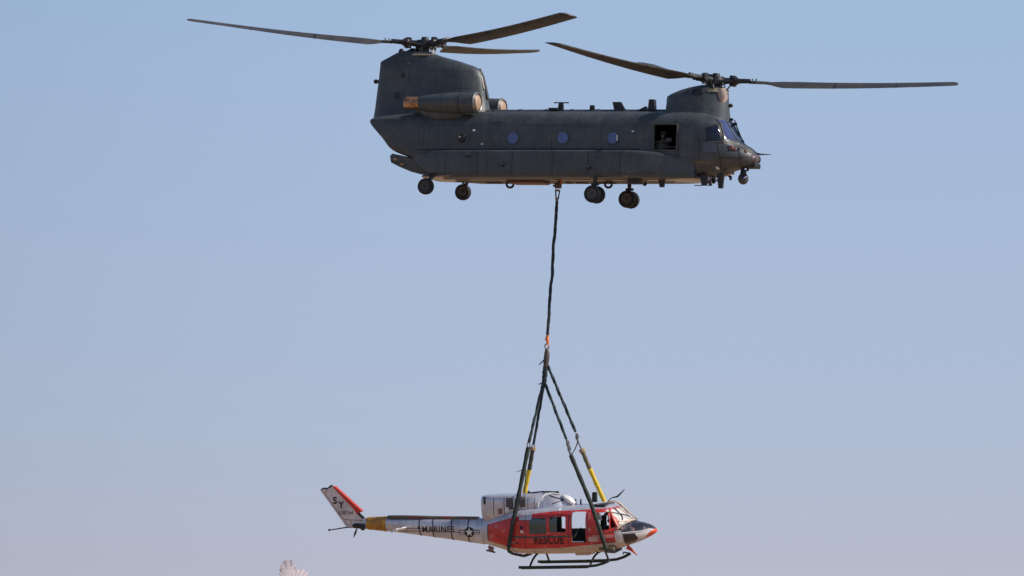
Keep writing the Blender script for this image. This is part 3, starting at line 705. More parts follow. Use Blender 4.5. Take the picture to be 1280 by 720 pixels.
def rotor(hpx, hpy, blades, ccw, name):
    hubw = wpt(hpx, hpy, (CF.M @ A(hpx, hpy, 0)).y)
    I = CF.I; hub = I @ hubw
    b = bmesh.new()
    tube(b, [hub - Vector((0, 0, .62)), hub + Vector((0, 0, .10))], [.20, .17], 16)
    tube(b, [hub + Vector((0, 0, -.14)), hub + Vector((0, 0, .16))], [.36, .30], 20)
    tube(b, [hub + Vector((0, 0, .14)), hub + Vector((0, 0, .28))], [.16, .13], 14)
    rt = finish(name, b, M_black, CH)
    b = bmesh.new(); tube(b, [hub - Vector((0, 0, .46)), hub - Vector((0, 0, .40)), hub - Vector((0, 0, .30))], [.50, .50, .36], 24); finish('swashplate', b, M_tanm, rt)
    for az, tx, ty, p0_, p1_, r0_ in blades:
        yw = hubw.y + 9.1 * math.sin(R(az))
        tipw = wpt(tx, ty, yw)
        s = 1 if ccw else -1
        lew = Vector((-math.sin(R(az)), math.cos(R(az)), 0)) * s
        tip = I @ tipw; le = I.to_3x3() @ lew
        o, ax, le2, up = blade_mesh(hub, tip, le, R(p0_), R(p1_), rt, r0_)
        b = bmesh.new()
        tube(b, [hub + ax * .2, hub + ax * .62], [.13, .11], 12)
        tube(b, [hub + ax * .62 - up * .2, hub + ax * .62 + up * .2], [.11, .11], 12)
        tube(b, [hub + ax * .8 - le2 * .26, hub + ax * .8 + le2 * .22], [.11, .11], 12)
        tube(b, [hub + ax * .6, hub + ax * 1.3], [.1, .085], 12)
        tube(b, [hub + ax * .74 + up * .02 - le2 * .3, hub + ax * .95 - up * .02 - le2 * .3], .075, 8)
        tube(b, [hub + ax * .1 - le2 * .3 - up * .05, hub + ax * .78 - le2 * .26 - up * .03], .055, 8)
        tube(b, [hub + ax * .3 + le2 * .2 - up * .45, hub + ax * .62 + le2 * .2 - up * .02], .028, 6)
        blob(b, hub + ax * .7, (.16, .16, .2), 12)
        finish('blade_grip', b, M_black, rt)
        b = bmesh.new(); 
        for q in (1.36, 1.5): tube(b, [hub + ax * q, hub + ax * (q + .05)], .1, 12)
        tube(b, [hub + ax * .7 - up * .22, hub + ax * .7 - up * .16], .07, 10)
        finish('pitch_pin', b, M_metal, rt)
    b = bmesh.new()
    for k in range(5):
        a = 1.2 * k; d = Vector((math.cos(a), math.sin(a), 0)); tube(b, [hub + d * .4 - Vector((0, 0, .38)), hub + d * .3 + Vector((0, 0, -.02))], .022, 6)
    finish('control_rods', b, M_metal, rt)
rotor(531, 55.5, [(183.5, 228.5, 24, 22, 7, 2.2), (-56, 710.5, 16.5, 16, 9, 2.2), (61.5, 672, 64, 14, 4, 2.2)], False, 'aft_rotor')
rotor(895, 101, [(-9, 1199.5, 104.5, 23, 13, 2.6), (-131, 691.5, 54, 13.5, -9, 2.1), (109, 798, 79, 4, 1, 2.4)], True, 'forward_rotor')

# ------------------------------------------------------------------ crewman in the door
def skinned(name, joints, edges, mt, parent=None, sub=2, M=None):
    me = bpy.data.meshes.new(name); me.from_pydata([j[0] for j in joints], edges, [])
    o = bpy.data.objects.new(name, me); col.objects.link(o)
    md = o.modifiers.new('s', 'SKIN'); md.use_smooth_shade = True
    for v, j in zip(me.skin_vertices[0].data, joints): v.radius = (j[1], j[1] if len(j) < 3 else j[2]); v.use_root = False
    me.skin_vertices[0].data[0].use_root = True
    ss = o.modifiers.new('u', 'SUBSURF'); ss.levels = sub; ss.render_levels = sub
    dg = bpy.context.evaluated_depsgraph_get(); dg.update()
    m2 = bpy.data.meshes.new_from_object(o.evaluated_get(dg)); bpy.data.objects.remove(o); bpy.data.meshes.remove(me)
    m2.materials.clear()
    return link(name, m2, mt, parent, smooth=0) if False else _l(name, m2, mt, parent)
def _l(name, me, mt, parent):
    me.materials.append(mt); me.shade_smooth(); o = bpy.data.objects.new(name, me); col.objects.link(o); o.parent = parent; return o
fz = zb0 + .25
ph = A(828, 168.5, -.8)
PE = bpy.data.objects.new('person', None); col.objects.link(PE); PE.matrix_world = CF.M @ Matrix.Translation((ph.x, -.72, fz))
tag(PE, 'crew member in helmet standing at the open front door of the dark helicopter', 'person')
hh = ph.z - fz                                # head centre height above the floor
sh = hh - .24
J = [((0, 0, hh * .52), .15, .12), ((0, -.01, hh * .66), .15, .11), ((0, -.02, sh - .1), .17, .12), ((0, -.02, sh), .09, .09), ((0, -.02, hh - .08), .055, .055),
     ((.19, -.02, sh - .03), .065), ((.27, -.12, sh - .27), .05), ((.2, -.33, sh - .36), .036), ((-.19, -.02, sh - .03), .065), ((-.27, -.1, sh - .28), .05), ((-.14, -.33, sh - .36), .036),
     ((.1, 0, hh * .46), .1), ((.11, -.04, hh * .26), .07), ((.11, .02, .08), .05), ((.11, -.14, .04), .045),
     ((-.1, 0, hh * .46), .1), ((-.12, -.03, hh * .26), .07), ((-.12, .03, .08), .05), ((-.12, -.13, .04), .045)]
E = [(0, 1), (1, 2), (2, 3), (3, 4), (2, 5), (5, 6), (6, 7), (2, 8), (8, 9), (9, 10), (0, 11), (11, 12), (12, 13), (13, 14), (0, 15), (15, 16), (16, 17), (17, 18)]
skinned('body', J, E, M_suit, PE)
for sx_, hx_ in ((1, .2), (-1, -.14)):
    hp = Vector((hx_, -.33, sh - .36))
    JJ = [(hp, .03, .022), (hp + Vector((0, -.07, -.01)), .034, .018)]; EE = [(0, 1)]
    for k, ln in enumerate((.055, .065, .06, .048)):
        o_ = hp + Vector(((k - 1.5) * .018, -.10, -.01)); i0 = len(JJ)
        JJ += [(o_, .009), (o_ + Vector((0, -ln * .6, -.012)), .008), (o_ + Vector((0, -ln * .7, -.045)), .007)]; EE += [(1, i0), (i0, i0 + 1), (i0 + 1, i0 + 2)]
    i0 = len(JJ); JJ += [(hp + Vector((-sx_ * .035, -.05, -.01)), .01), (hp + Vector((-sx_ * .05, -.09, -.03)), .009)]; EE += [(0, i0), (i0, i0 + 1)]
    skinned('hand', JJ, EE, M_skinp, PE, 1)
bm = bmesh.new(); blob(bm, (0, -.03, hh), (.078, .095, .115), 16); blob(bm, (0, -.128, hh - .015), (.014, .022, .025), 8)
for s_ in (-1, 1): blob(bm, (s_ * .08, -.01, hh - .01), (.012, .02, .03), 8)
blob(bm, (0, -.115, hh - .06), (.028, .012, .008), 8); finish('head', bm, M_skinp, PE)
bm = bmesh.new(); blob(bm, (0, 0, hh + .04), (.13, .145, .13), 18); finish('helmet', bm, mat('grey_green_helmet', (.09, .095, .085), .35, var=.15), PE)
bm = bmesh.new(); blob(bm, (0, -.105, hh + .035), (.09, .055, .05), 14); finish('visor', bm, M_black, PE)
bm = bmesh.new(); ring_loft(bm, [sup(18, .17 * k, sh - .02 - j, sh - .06 - j, 2.4, 2.4, 0) for k, j in ((1, 0), (1, .3))]) if False else box(bm, (-.17, -.17, sh - .42), (.17, .1, sh - .08), .05); finish('vest', bm, mat('tan_vest', (.13, .12, .09), .8, var=.3, scale=14), PE)

# ================================================================== LIFTED HELICOPTER
HF = Frame(wpt(690, 660, 0), R(-16), R(0), R(6.4))
HU = bpy.data.objects.new('lifted_helicopter', None); col.objects.link(HU); HU.matrix_world = HF.M
tag(HU, 'smaller red and silver helicopter without rotors, marked RESCUE and MARINES, hanging from the sling', 'helicopter')
H = HF.at
def hz(px, py, Y=0.): p = H(px, py, Y); return p.x, p.z
rows = []
for px, yt, yb, Y, hw, et, eb in [
    (604, 647.5, 680.5, -.3, .5, 2.3, 2.3), (612, 645, 683, -.4, .66, 2.5, 2.5), (625, 641, 687, -.5, .92, 2.8, 2.8), (640, 637.5, 690.5, -.5, 1.14, 3.2, 3.2), (657, 634.5, 692.5, -.5, 1.26, 3.6, 3.4),
    (700, 632, 692.5, -.5, 1.29, 3.6, 3.4), (740, 631.5, 691, -.5, 1.27, 3.4, 3.2), (753, 631, 689.5, -.4, 1.23, 3.2, 3.0), (762, 631, 687.5, -.3, 1.17, 3.0, 2.9),
    (770, 634, 685.5, -.2, 1.09, 2.7, 2.7), (779, 640.5, 683.5, -.1, .99, 2.5, 2.5), (788, 647, 680.5, 0, .87, 2.3, 2.4), (797, 651.5, 677.5, 0, .74, 2.2, 2.3), (806, 653.3, 673.5, 0, .58, 2.2, 2.2), (814, 656.2, 669.5, 0, .38, 2.1, 2), (819.5, 660, 666, 0, .18, 2, 2), (821.2, 662, 664.2, 0, .06, 2, 2)]:
    p = H(px, yt, Y); q = H(px, yb, Y); rows.append((p.x, p.z, q.z, hw, et, eb))
base_rows = rows; rows = catmull(rows, 4)
bm = bmesh.new(); ring_loft(bm, [sup(44, hw, zt, zb, et, eb, X) for X, zt, zb, hw, et, eb in rows])
YS = -1.2
HL = lambda *pts: [H(a, b, YS) for a, b in pts]
redtop = HL((604, 657), (620, 652.5), (640, 647), (660, 643), (690, 639.5), (750, 636.5), (765, 636))
redbot = HL((604, 677.5), (620, 681), (640, 685), (655, 686.5), (700, 685), (740, 681), (778, 677.5))
nose_b = [H(a, b, -.5) for a, b in ((770, 666), (800, 664), (822, 662))]
sch = scheme('lifted_hull_paint', (.58, .57, .64), [
    ((.62, .045, .042), redtop, redbot, H(604.5, 660, YS).x, H(771, 660, YS).x),
    ((.62, .50, .41), redbot, [(p[0], -3.0) for p in redbot], H(606, 660, YS).x, H(778, 660, YS).x),
    ((.028, .030, .042), [(p[0], 2.9) for p in nose_b], nose_b, H(776, 660, -.6).x, 6),
    ((.85, .075, .025), [(H(a, b, -.35).x, H(a, b, -.35).z) for a, b in ((804, 675), (808, 670.5), (811.5, 666), (815, 662.5), (822, 659))], [(p[0], -3.0) for p in nose_b], H(804, 664, -.35).x, 6)], .34, .3)
hh2 = finish('fuselage', bm, sch, HU, smooth=35)
hsolid = bvh(hh2)
# hollow cabin
bm = bmesh.new(); cr = [r for r in rows if H(632, 660, 0).x < r[0] < H(771, 660, 0).x]
ring_loft(bm, [sup(36, hw - .07, zt - .07, zb + .16, et, eb, X) for X, zt, zb, hw, et, eb in cr]); boolean(hh2, tmp(bm))
def cut(outl, side):
    b = bmesh.new(); prism(b, outl, -3 if side < 0 else .5, -.5 if side < 0 else 3); boolean(hh2, tmp(b))
def rp(x0, y0, x1, y1, Y=-1.27, r=.05):
    a, b_ = hz(x0, y1, Y), hz(x1, y0, Y); return rounded(a[0], b_[0], min(a[1], b_[1]), max(a[1], b_[1]), r)
cut(rp(661.5, 647.5, 682.5, 667.5), -1)
cut(rp(687, 646, 706.5, 665.5), -1)
cut(rp(715, 640, 731.2, 678.5, r=.03), -1)
cut([hz(a, b, -1.2) for a, b in ((745, 641.5), (757.5, 640.5), (760.5, 650), (760.5, 662), (746, 664))], -1)
cut([hz(a, b, -1.1) for a, b in ((761.5, 644), (763, 644), (769, 658.5), (762.5, 661))], -1)
cut(rp(702.5, 632, 736, 660.5, 1.25), 1)
cut(rp(743, 634, 764, 657, 1.15), 1)
hh2.data.materials.clear(); hh2.data.materials.append(sch); hh2.data.materials.append(M_green)
for f in hh2.data.polygons:
    c = f.center
    if H(633, 660).x < c.x < H(771, 660).x:
        hit = hsolid.find_nearest(c)
        if hit[0] is not None and hit[3] > .045: f.material_index = 1
hh2.data.set_sharp_from_angle(angle=R(35))
def hplate(name, outl, mt, axis='S', eps=.008, tree=None, parent=HU, step=.1, thick=.02):
    return plate(name, outl, mt, axis, eps, tree or hsolid, parent, step=step, thick=thick)
def hframe(name, o, grow, mt, Y=-1.27):
    pass
# glazing and doors
o = hplate('cabin_window', rp(661, 647, 683, 668), M_gglass, eps=-.02)
hplate('cabin_window', rp(686.5, 645.5, 695.5, 666), M_gglass, eps=-.02)
# door outlines as dark seams
def seam(pts, parent=HU, tree=None, rad=.013, mt=None, Y=-1.2, name='panel_seam', side=-1):
    b = bmesh.new(); pp = []
    for (a, c_), (d, e_) in zip(pts, pts[1:]):
        n = max(2, int(math.hypot(d - a, e_ - c_) / 4))
        for k in range(n): pp.append((a + (d - a) * k / n, c_ + (e_ - c_) * k / n))
    pp.append(pts[-1]); q = []
    for a, c_ in pp:
        l = H(a, c_, Y); h = (tree or hsolid).ray_cast(Vector((l.x, -20, l.z)), Vector((0, 1, 0)), 60)
        if h[0]: q.append(h[0])
    if len(q) > 1: tube(b, q, rad, 5); finish(name, b, mt or M_seam, parent)
    else: b.free()
seam([(657, 643.5), (657, 684.5)]); seam([(711, 639.5), (711, 683)]); seam([(734, 638.5), (735, 680)]); seam([(767, 660), (770, 677.5), (741, 680)])
seam([(640, 671), (657, 671.5), (700, 670.5), (714, 670)], name='door_rail', rad=.03, mt=M_green)
seam([(735, 668), (770, 664.5)]); seam([(604.5, 657), (604.5, 677.5)], rad=.02)
for px, py, r_ in ((652.5, 659.5, .07), (608, 667, .03), (620, 671, .03), (646, 679, .035)):
    c = H(px, py, -1.2); hplate('filler_cap', disc((c.x, c.z), r_, 12), M_black, eps=.012)
c = H(652.5, 664.5, -1.2); hplate('latch_plate', rounded(c.x - .05, c.x + .05, c.z - .04, c.z + .04, .02), M_white, eps=.012)
hplate('bare_metal_patch', rp(648, 642.5, 664, 650, -1.25), M_silver, eps=.006)
hplate('faded_panel', rp(741, 668.5, 766, 673, -1.2, .04), mat('faded_pink_paint', (.62, .22, .2), .45, var=.2), eps=.008)
hplate('silver_door_patch', rp(736, 671, 748, 677, -1.2, .04), mat('pale_scuffed_paint', (.55, .40, .38), .45, var=.2), eps=.008)
for px, py in ((679, 648.5), (688, 648)):
    c = H(px, py, -1.26); b = bmesh.new(); blob(b, (c.x, -1.2, c.z), (.10, .04, .07), 10); finish('door_roller', b, M_black, HU)
hplate('roof_light', disc(hz(700.5, 636.5, -.9), .05, 10), M_lamp, eps=.03)
# interior: bulkhead, seats, floor lip
fl = H(700, 684, 0).z
def seat(px, Y, mt, hgt=1.05):
    p = H(px, 680, Y); b = bmesh.new()
    box(b, (p.x - .25, Y - .24, fl + .30), (p.x + .25, Y + .24, fl + .42), .04); box(b, (p.x - .28, Y - .24, fl + .40), (p.x - .18, Y + .24, fl + hgt), .04)
    for dx in (-.2, .2):
        for dy in (-.2, .2): tube(b, [(p.x + dx, Y + dy, fl), (p.x + dx, Y + dy, fl + .32)], .02, 6)
    finish('seat', b, mt, HU)
seat(700, -.75, M_black, 1.1); seat(753.5, -.65, M_white, 1.22); seat(762, .6, M_black, 1.15); seat(694, .4, M_green, 1.0)
bm = bmesh.new(); x_ = H(684, 660).x; box(bm, (x_ - .03, -1.1, fl), (x_ + .03, 1.1, fl + 1.25)); finish('cabin_bulkhead', bm, M_green, HU)
bm = bmesh.new(); a = H(716, 677.2, -1.15); b_ = H(730, 677.2, -1.15); tube(bm, [a, b_], .025, 6); finish('door_sill', bm, M_white, HU)
bm = bmesh.new(); a = H(718, 679, .6); b_ = H(735, 661, .6); box(bm, (a.x - .3, .1, a.z), (b_.x + .1, .2, b_.z), .02); finish('cabin_bench', bm, M_green, HU)
for (a0, b0, Y0), (a1, b1, Y1), rd, mt_ in (((688, 648, -1.0), (690, 664, -.9), .04, M_seam), ((695, 644, -.6), (698, 668, -.3), .05, M_black), ((716, 662, -.9), (729, 668, -.4), .03, M_seam), ((718, 671, -1), (722, 663, -.5), .025, M_silver), ((726, 660, -.3), (727, 677, -.9), .03, M_black), ((747, 642, -.9), (751, 650, -.8), .06, M_white), ((755, 644, -.4), (757, 662, -.7), .05, M_seam), ((760, 650, -.7), (765, 660, -.8), .05, M_seam)):
    bm = bmesh.new(); p0, p1 = H(a0, b0, Y0), H(a1, b1, Y1); tube(bm, [p0, p0.lerp(p1, .5) + Vector((.03, 0, .02)), p1], rd, 6); finish('cabin_tube', bm, mt_, HU)
bm = bmesh.new(); a = H(757, 664, -.55); tube(bm, [H(757, 641, -.6), H(756, 664, -.6)], .05, 6); finish('door_post', bm, M_black, HU)
# windscreen: opaque pale panes with posts
zt_, zb_ = H(763, 634, 0).z, H(787, 649, 0).z
for y0, y1 in ((-.98, -.05), (.05, .98)):
    hplate('windscreen_pane', [(y0 * (.82 if y0 < -.5 else 1), zb_ - .02), (y1 * (.82 if y1 > .5 else 1), zb_ - .02), (y1 * .97, zt_ - .02), (y0 * .97, zt_ - .02)], M_screenw, 'F', .012, step=.07)
hplate('quarter_window', [hz(a, b, -1.05) for a, b in ((763.5, 636), (770, 636.5), (777, 642.5), (783.5, 648.5), (777, 654.5), (773, 656), (769, 647))], M_screenw, eps=.012, step=.06)
def front_line(pts, rad=.018, mt=M_black, name='windscreen_tape', off=.03):
    b = bmesh.new(); q = []
    for (y0, z0), (y1, z1) in zip(pts, pts[1:]):
        for k in range(9):
            t = k / 8; y = y0 + (y1 - y0) * t; z = z0 + (z1 - z0) * t
            h = hsolid.ray_cast(Vector((20, y, z)), Vector((-1, 0, 0)), 60)
            if h[0]: q.append(h[0] + Vector((off, 0, off * .6)))
    if len(q) > 2: tube(b, q, rad, 6); finish(name, b, mt, HU)
    else: b.free()
front_line([(-.95, zt_ - .12), (.0, zb_ + .1)]); front_line([(-.5, zt_), (-.55, zt_ - .3), (-.72, zb_ + .02)])
front_line([(.0, zt_), (.0, zb_)], .03, M_cream, 'windscreen_post', .01)
front_line([(-.88, zb_ - .02), (.88, zb_ - .02)], .035, M_cream, 'windscreen_sill', .01)
front_line([(.95, zt_ - .05), (.85, zb_)], .03, M_black, 'windscreen_post', .02)
def side_line(pts, name, rad, mt, Y=-1.0): seam(pts, rad=rad, mt=mt, Y=Y, name=name)
side_line([(759.5, 637), (766, 648), (772, 658.5)], 'door_pillar', .05, M_red)
side_line([(763.5, 635), (768, 641), (775, 655)], 'windscreen_edge', .018, M_cream)
side_line([(774, 660), (778, 656), (786, 651.5), (795, 648.8)], 'windscreen_sill', .035, M_cream, -.7)
side_line([(769, 643), (784, 651), (790, 653)], 'windscreen_tape', .014, M_black, -.8)
side_line([(782, 637), (786, 645), (780, 655)], 'windscreen_tape', .014, M_black, -.7)
# chin window, nose panel
hplate('chin_window', [hz(a, b, -.8) for a, b in ((779.5, 667.5), (792.5, 666.8), (796, 673), (791, 678.5), (780.5, 682))], M_chin, eps=.010, step=.05)
hplate('nose_panel', [hz(a, b, -.6) for a, b in ((794.5, 666.5), (810, 664.4), (806.5, 669), (802, 673.5), (798, 673))], M_white, eps=.010, step=.05)
hplate('battery_cover', [hz(a, b, -.8) for a, b in ((770, 663), (777, 662.5), (778, 667), (779, 679), (771, 678.5))], M_silver, eps=.009, step=.05)
side_line([(776, 665.6), (800, 663.8), (816, 661.6)], 'nose_trim', .018, M_white, -.6)
bm = bmesh.new(); tube(bm, [H(784, 683.5, -.1), H(789, 687, -.1), H(796.5, 694, -.1)], [.09, .06, .012], 8); finish('towel_rack_antenna', bm, M_redb, HU)
bm = bmesh.new(); tube(bm, [H(788, 686, -.1), H(797, 694.5, -.1)], [.02, .01], 6); finish('cable_cutter', bm, M_black, HU)
# torn wiper / cable above the windscreen
bm = bmesh.new(); tube(bm, [H(760, 627, .2), H(764, 622.5, .2), H(772, 620.5, .2), H(776, 616.5, .2), H(781, 611.5, .2)], [.02, .02, .04, .03, .012], 6); finish('cable_cutter_blade', bm, M_black, HU)
bm = bmesh.new(); tube(bm, [H(757, 631, -.1), H(762, 627.5, -.1), H(770, 626.2, 0), H(776, 630, .1), H(786, 640, .2), H(797, 649, .1)], [.03, .04, .04, .035, .03, .03], 8); finish('windscreen_centre_frame', bm, M_cream, HU)
bm = bmesh.new(); tube(bm, [H(772, 628, .5), H(780, 634.5, .5), H(786, 641.5, .5)], .03, 6); finish('wiper', bm, M_black, HU)

# engine cowling
rows = []
for px, yt, yb, hw, e in [(602.5, 622, 634, .36, 2.6), (604, 619.4, 646, .50, 5), (608, 618.8, 653, .60, 6), (625, 618.3, 651, .74, 6), (640, 618, 646, .8, 6), (655, 617.2, 643, .82, 4), (672, 616.6, 640, .8, 3.6), (682, 617.5, 638, .7, 3.2)]:
    p = H(px, yt, -.2); q = H(px, yb, -.2); rows.append((p.x, p.z, q.z, hw, e))
bm = bmesh.new(); ring_loft(bm, [sup(32, hw, zt, zb, e, 3.5, X) for X, zt, zb, hw, e in catmull(rows, 3)]); cow = finish('engine_cowling', bm, M_silver, HU, smooth=35); cowt = bvh(cow)
rows = []
for px, yt, hw in [(671, 621, .74), (675, 617, .80), (682, 615.3, .83), (692, 615.2, .80), (701, 617.3, .7), (709, 621.5, .55), (715, 626.5, .36), (718, 630.5, .16)]:
    p = H(px, yt, -.1); rows.append((p.x, p.z, hw))
zz = H(690, 640, -.5).z
bm = bmesh.new(); ring_loft(bm, [sup(32, hw, zt, zz - .05, 2.3, 2.0, X, zm=zz) for X, zt, hw in catmull(rows, 3)]); dome = finish('transmission_fairing', bm, M_silver, HU, smooth=35); domet = bvh(dome)
def cplate(name, x0, y0, x1, y1, mt, tree=cowt, par=None, eps=.01, r=.04):
    hplate(name, rp(x0, y0, x1, y1, -.8, r), mt, eps=eps, tree=tree, parent=par or cow)
cplate('exhaust_opening', 602.6, 621.5, 605.0, 631, M_black, r=.03)
cplate('vent_grille', 649.5, 620.8, 656.5, 634, mat('dark_grille', (.12, .1, .09), .6, var=.4, scale=12))
cplate('brown_duct', 622.5, 635.5, 627.5, 643, mat('brown_duct_paint', (.25, .13, .12), .5, var=.3))
cplate('dark_gap', 632.5, 620.5, 641.5, 637, mat('dark_gap_metal', (.10, .09, .09), .6, var=.5, scale=14))
cplate('white_fitting', 631.5, 634, 636, 640, M_white, eps=.03)
for px in (616, 630, 644, 660, 668):
    a = H(px, 632, -.8); b = poly_bm([(a.x - .01, a.z - .35), (a.x + .01, a.z - .35), (a.x + .01, a.z + .45), (a.x - .01, a.z + .45)]); skin_on(cowt, b, 'S', .008, .1, .012)
    if b.faces: finish('cowl_seam', b, M_seam, cow)
    else: b.free()
# scoop outline on the fairing
for pts, rd, mt_ in (([(673, 634), (674, 625), (679, 619), (686, 617.6), (694, 619), (702, 624)], .03, M_white), ([(684, 620), (693, 623), (701, 625.5)], .03, M_black), ([(690, 630), (698, 627), (708, 624.5)], .022, M_letter2), ([(686, 618.5), (696, 620), (706, 624.5)], .02, M_letter2)):
    seam(pts, dome, domet, rd, mt_, Y=-.75, name='scoop_edge')
bm = bmesh.new(); blob(bm, H(711, 624.3, -.3), (.30, .22, .12), 14, Matrix.Rotation(R(32), 3, 'Y')); finish('fairing_highlight', bm, M_white, dome)  # bright highlight on the fairing, modelled as a white blob
bm = bmesh.new(); tube(bm, [H(661, 616.3, -.1), H(678, 614.5, -.1), H(697, 615, -.1)], .03, 6); finish('cowl_top_rail', bm, M_black, cow)
for px in (661, 680, 697): 
    bm = bmesh.new(); blob(bm, H(px, 615.5, -.1), .06, 8); finish('lifting_lug', bm, M_black, cow)
# roof bits
for pts, Y, th, nm in (([(740.5, 627.5), (746.2, 627.5), (745.8, 615.2), (741, 615.2)], 0, .1, 'roof_stub'), ([(717.5, 631), (720.5, 631), (720, 624), (718, 624)], 0, .04, 'roof_antenna'), ([(725, 631), (727, 631), (726.6, 623.8), (725.4, 623.8)], 0, .03, 'roof_antenna')):
    b = bmesh.new(); prism(b, [hz(a, c_, Y) for a, c_ in pts], Y - th, Y + th); finish(nm, b, M_black, HU, smooth=0)
hplate('roof_window', [hz(a, b, -.9) for a, b in ((745, 634.5), (747.5, 629.5), (760, 628.5), (763, 631), (759, 633.3))], M_black, eps=.012, step=.06)
bm = bmesh.new(); a = H(744, 632.5, -.3); b_ = H(760, 628.3, -.3); box(bm, (a.x, -.75, a.z - .05), (b_.x, .7, b_.z - .04), .04); finish('roof_hatch', bm, M_black, HU)
bm = bmesh.new(); tube(bm, [H(744, 634, -.7), H(749, 629, -.7), H(758, 627.8, -.6)], .03, 6); finish('roof_handle', bm, M_white, HU)

# tail boom
rows = []
for px, yt, yb in [(455, 647.8, 660.8), (470, 646.0, 662.6), (500, 645.6, 665.8), (540, 646.5, 671), (575, 647, 675.8), (606, 647.5, 680.6)]:
    p = H(px, yt, 0); q = H(px, yb, 0); rows.append((p.x, p.z, q.z, (p.z - q.z) * .43))
rows = catmull(rows, 4)
bm = bmesh.new(); ring_loft(bm, [sup(28, hw, zt, zb, 2.3, 2.3, X) for X, zt, zb, hw in rows]); boom = finish('tail_boom', bm, M_silver, HU); boomt = bvh(boom)
def boom_at(px):
    x = H(px, 660, 0).x
    for a, b in zip(rows, rows[1:]):
        if a[0] <= x <= b[0]:
            t = (x - a[0]) / (b[0] - a[0]); return x, [a[k] + (b[k] - a[k]) * t for k in (1, 2, 3)]
    return x, rows[-1][1:]
def band(name, p0, p1, grow, mt, n=3):
    b = bmesh.new(); rg = []
    for k in range(n):
        x, (zt, zb, hw) = boom_at(p0 + (p1 - p0) * k / (n - 1)); rg.append(sup(28, hw + grow, zt + grow, zb - grow, 2.3, 2.3, x))
    ring_loft(b, rg); return finish(name, b, mt, boom)
gs = band('gold_section', 459.5, 484, .008, M_gold); 
for px in (461, 481): band('gold_rib', px, px + 2.0, .02, mat('bright_gold_rib', (.55, .27, .04), .4, metal=.3, var=.2), 2)
for px in (527, 544, 567.5, 588.5): band('boom_seam', px - .7, px + .7, .010, M_seam, 2)
# spine strip
bm = bmesh.new(); rg = []
for px in range(486, 605, 8):
    x, (zt, zb, hw) = boom_at(px); rg.append(sup(10, .21, zt + .045, zt - .11, 4, 4, x))
ring_loft(bm, rg); finish('drive_shaft_cover', bm, M_olive, boom)
for pts, rd, mt_ in (([(486, 649.3), (528, 649.5)], .025, M_seam), ([(488, 664), (530, 664), (604, 665.6)], .014, M_seam), ([(500, 660.2), (528, 661)], .012, M_seam)):
    seam(pts, boom, boomt, rd, mt_, Y=-.3, name='boom_joint')
c = H(523.5, 659.5, -.3)
b = poly_bm(disc((c.x, c.z), .05, 12)); skin_on(boomt, b, 'S', .014, .05, .02); finish('inspection_port', b, M_black, boom)
def lettering(name, s, size, px, py, Y, tree, mt, parent, rot=0, sp=1.0, sx=1.0, bold=.0):
    c = H(px, py, Y); b = text_bm(s, size, 0, 0, sp, bold)
    for v in b.verts:
        x, z = v.co.x * sx, v.co.z; v.co = Vector((c.x + x * math.cos(rot) - z * math.sin(rot), 0, c.z + x * math.sin(rot) + z * math.cos(rot)))
    skin_on(tree, b, 'S', .014, .06, 0); return finish(name, b, mt, parent, smooth=0)
lettering('marines_lettering', 'MARINES', .33, 548, 661.9, -.3, boomt, M_letter, boom, sp=1.12, sx=.90, bold=.003)
lettering('rescue_lettering', 'RESCUE', .41, 686.3, 675.8, -1.25, hsolid, M_letter2, hh2, sp=1.06, sx=.79, bold=.010)
# star roundel with bars
c = H(586.7, 665.3, -.4)
def flat(name, outl, mt, eps): 
    b = poly_bm(outl); skin_on(boomt, b, 'S', eps, .07, 0); finish(name, b, mt, boom, smooth=0)
for s_ in (-1, 1):
    x0, x1 = c.x + s_ * .12, c.x + s_ * .41; flat('roundel_bar_border', rounded(min(x0, x1), max(x0, x1), c.z - .075, c.z + .075, .01), M_letter, .012)
    x0, x1 = c.x + s_ * .12, c.x + s_ * .385; flat('roundel_bar', rounded(min(x0, x1), max(x0, x1), c.z - .05, c.z + .05, .005), M_white, .015)
    flat('roundel_bar_stripe', rounded(min(x0, x1), max(x0, x1), c.z - .015, c.z + .015, .004), M_letter, .018)
flat('roundel_disc', disc((c.x, c.z), .195, 28), M_letter, .021)
flat('roundel_star', [(c.x + (.178 if k % 2 == 0 else .07) * math.sin(math.pi * k / 5), c.z + (.178 if k % 2 == 0 else .07) * math.cos(math.pi * k / 5)) for k in range(10)], M_white, .025)
# horizontal stabilisers
for sg in (-1, 1):
    b = bmesh.new(); p = H(505, 660.6, 0); rg = []
    for k, (ya, cf) in enumerate(((.2, .36), (.8, .33), (1.3, .28))):
        rg.append([Vector((p.x + .05 + cx_ * cf - .1 * k * .3, sg * ya, p.z + cz_ + cx_ * .12)) for cx_, cz_ in ((-.55, 0), (-.1, .05), (.3, .06), (.45, .01), (.3, -.03), (-.1, -.03))])
    ring_loft(b, rg); finish('stabiliser', b, M_white, boom)
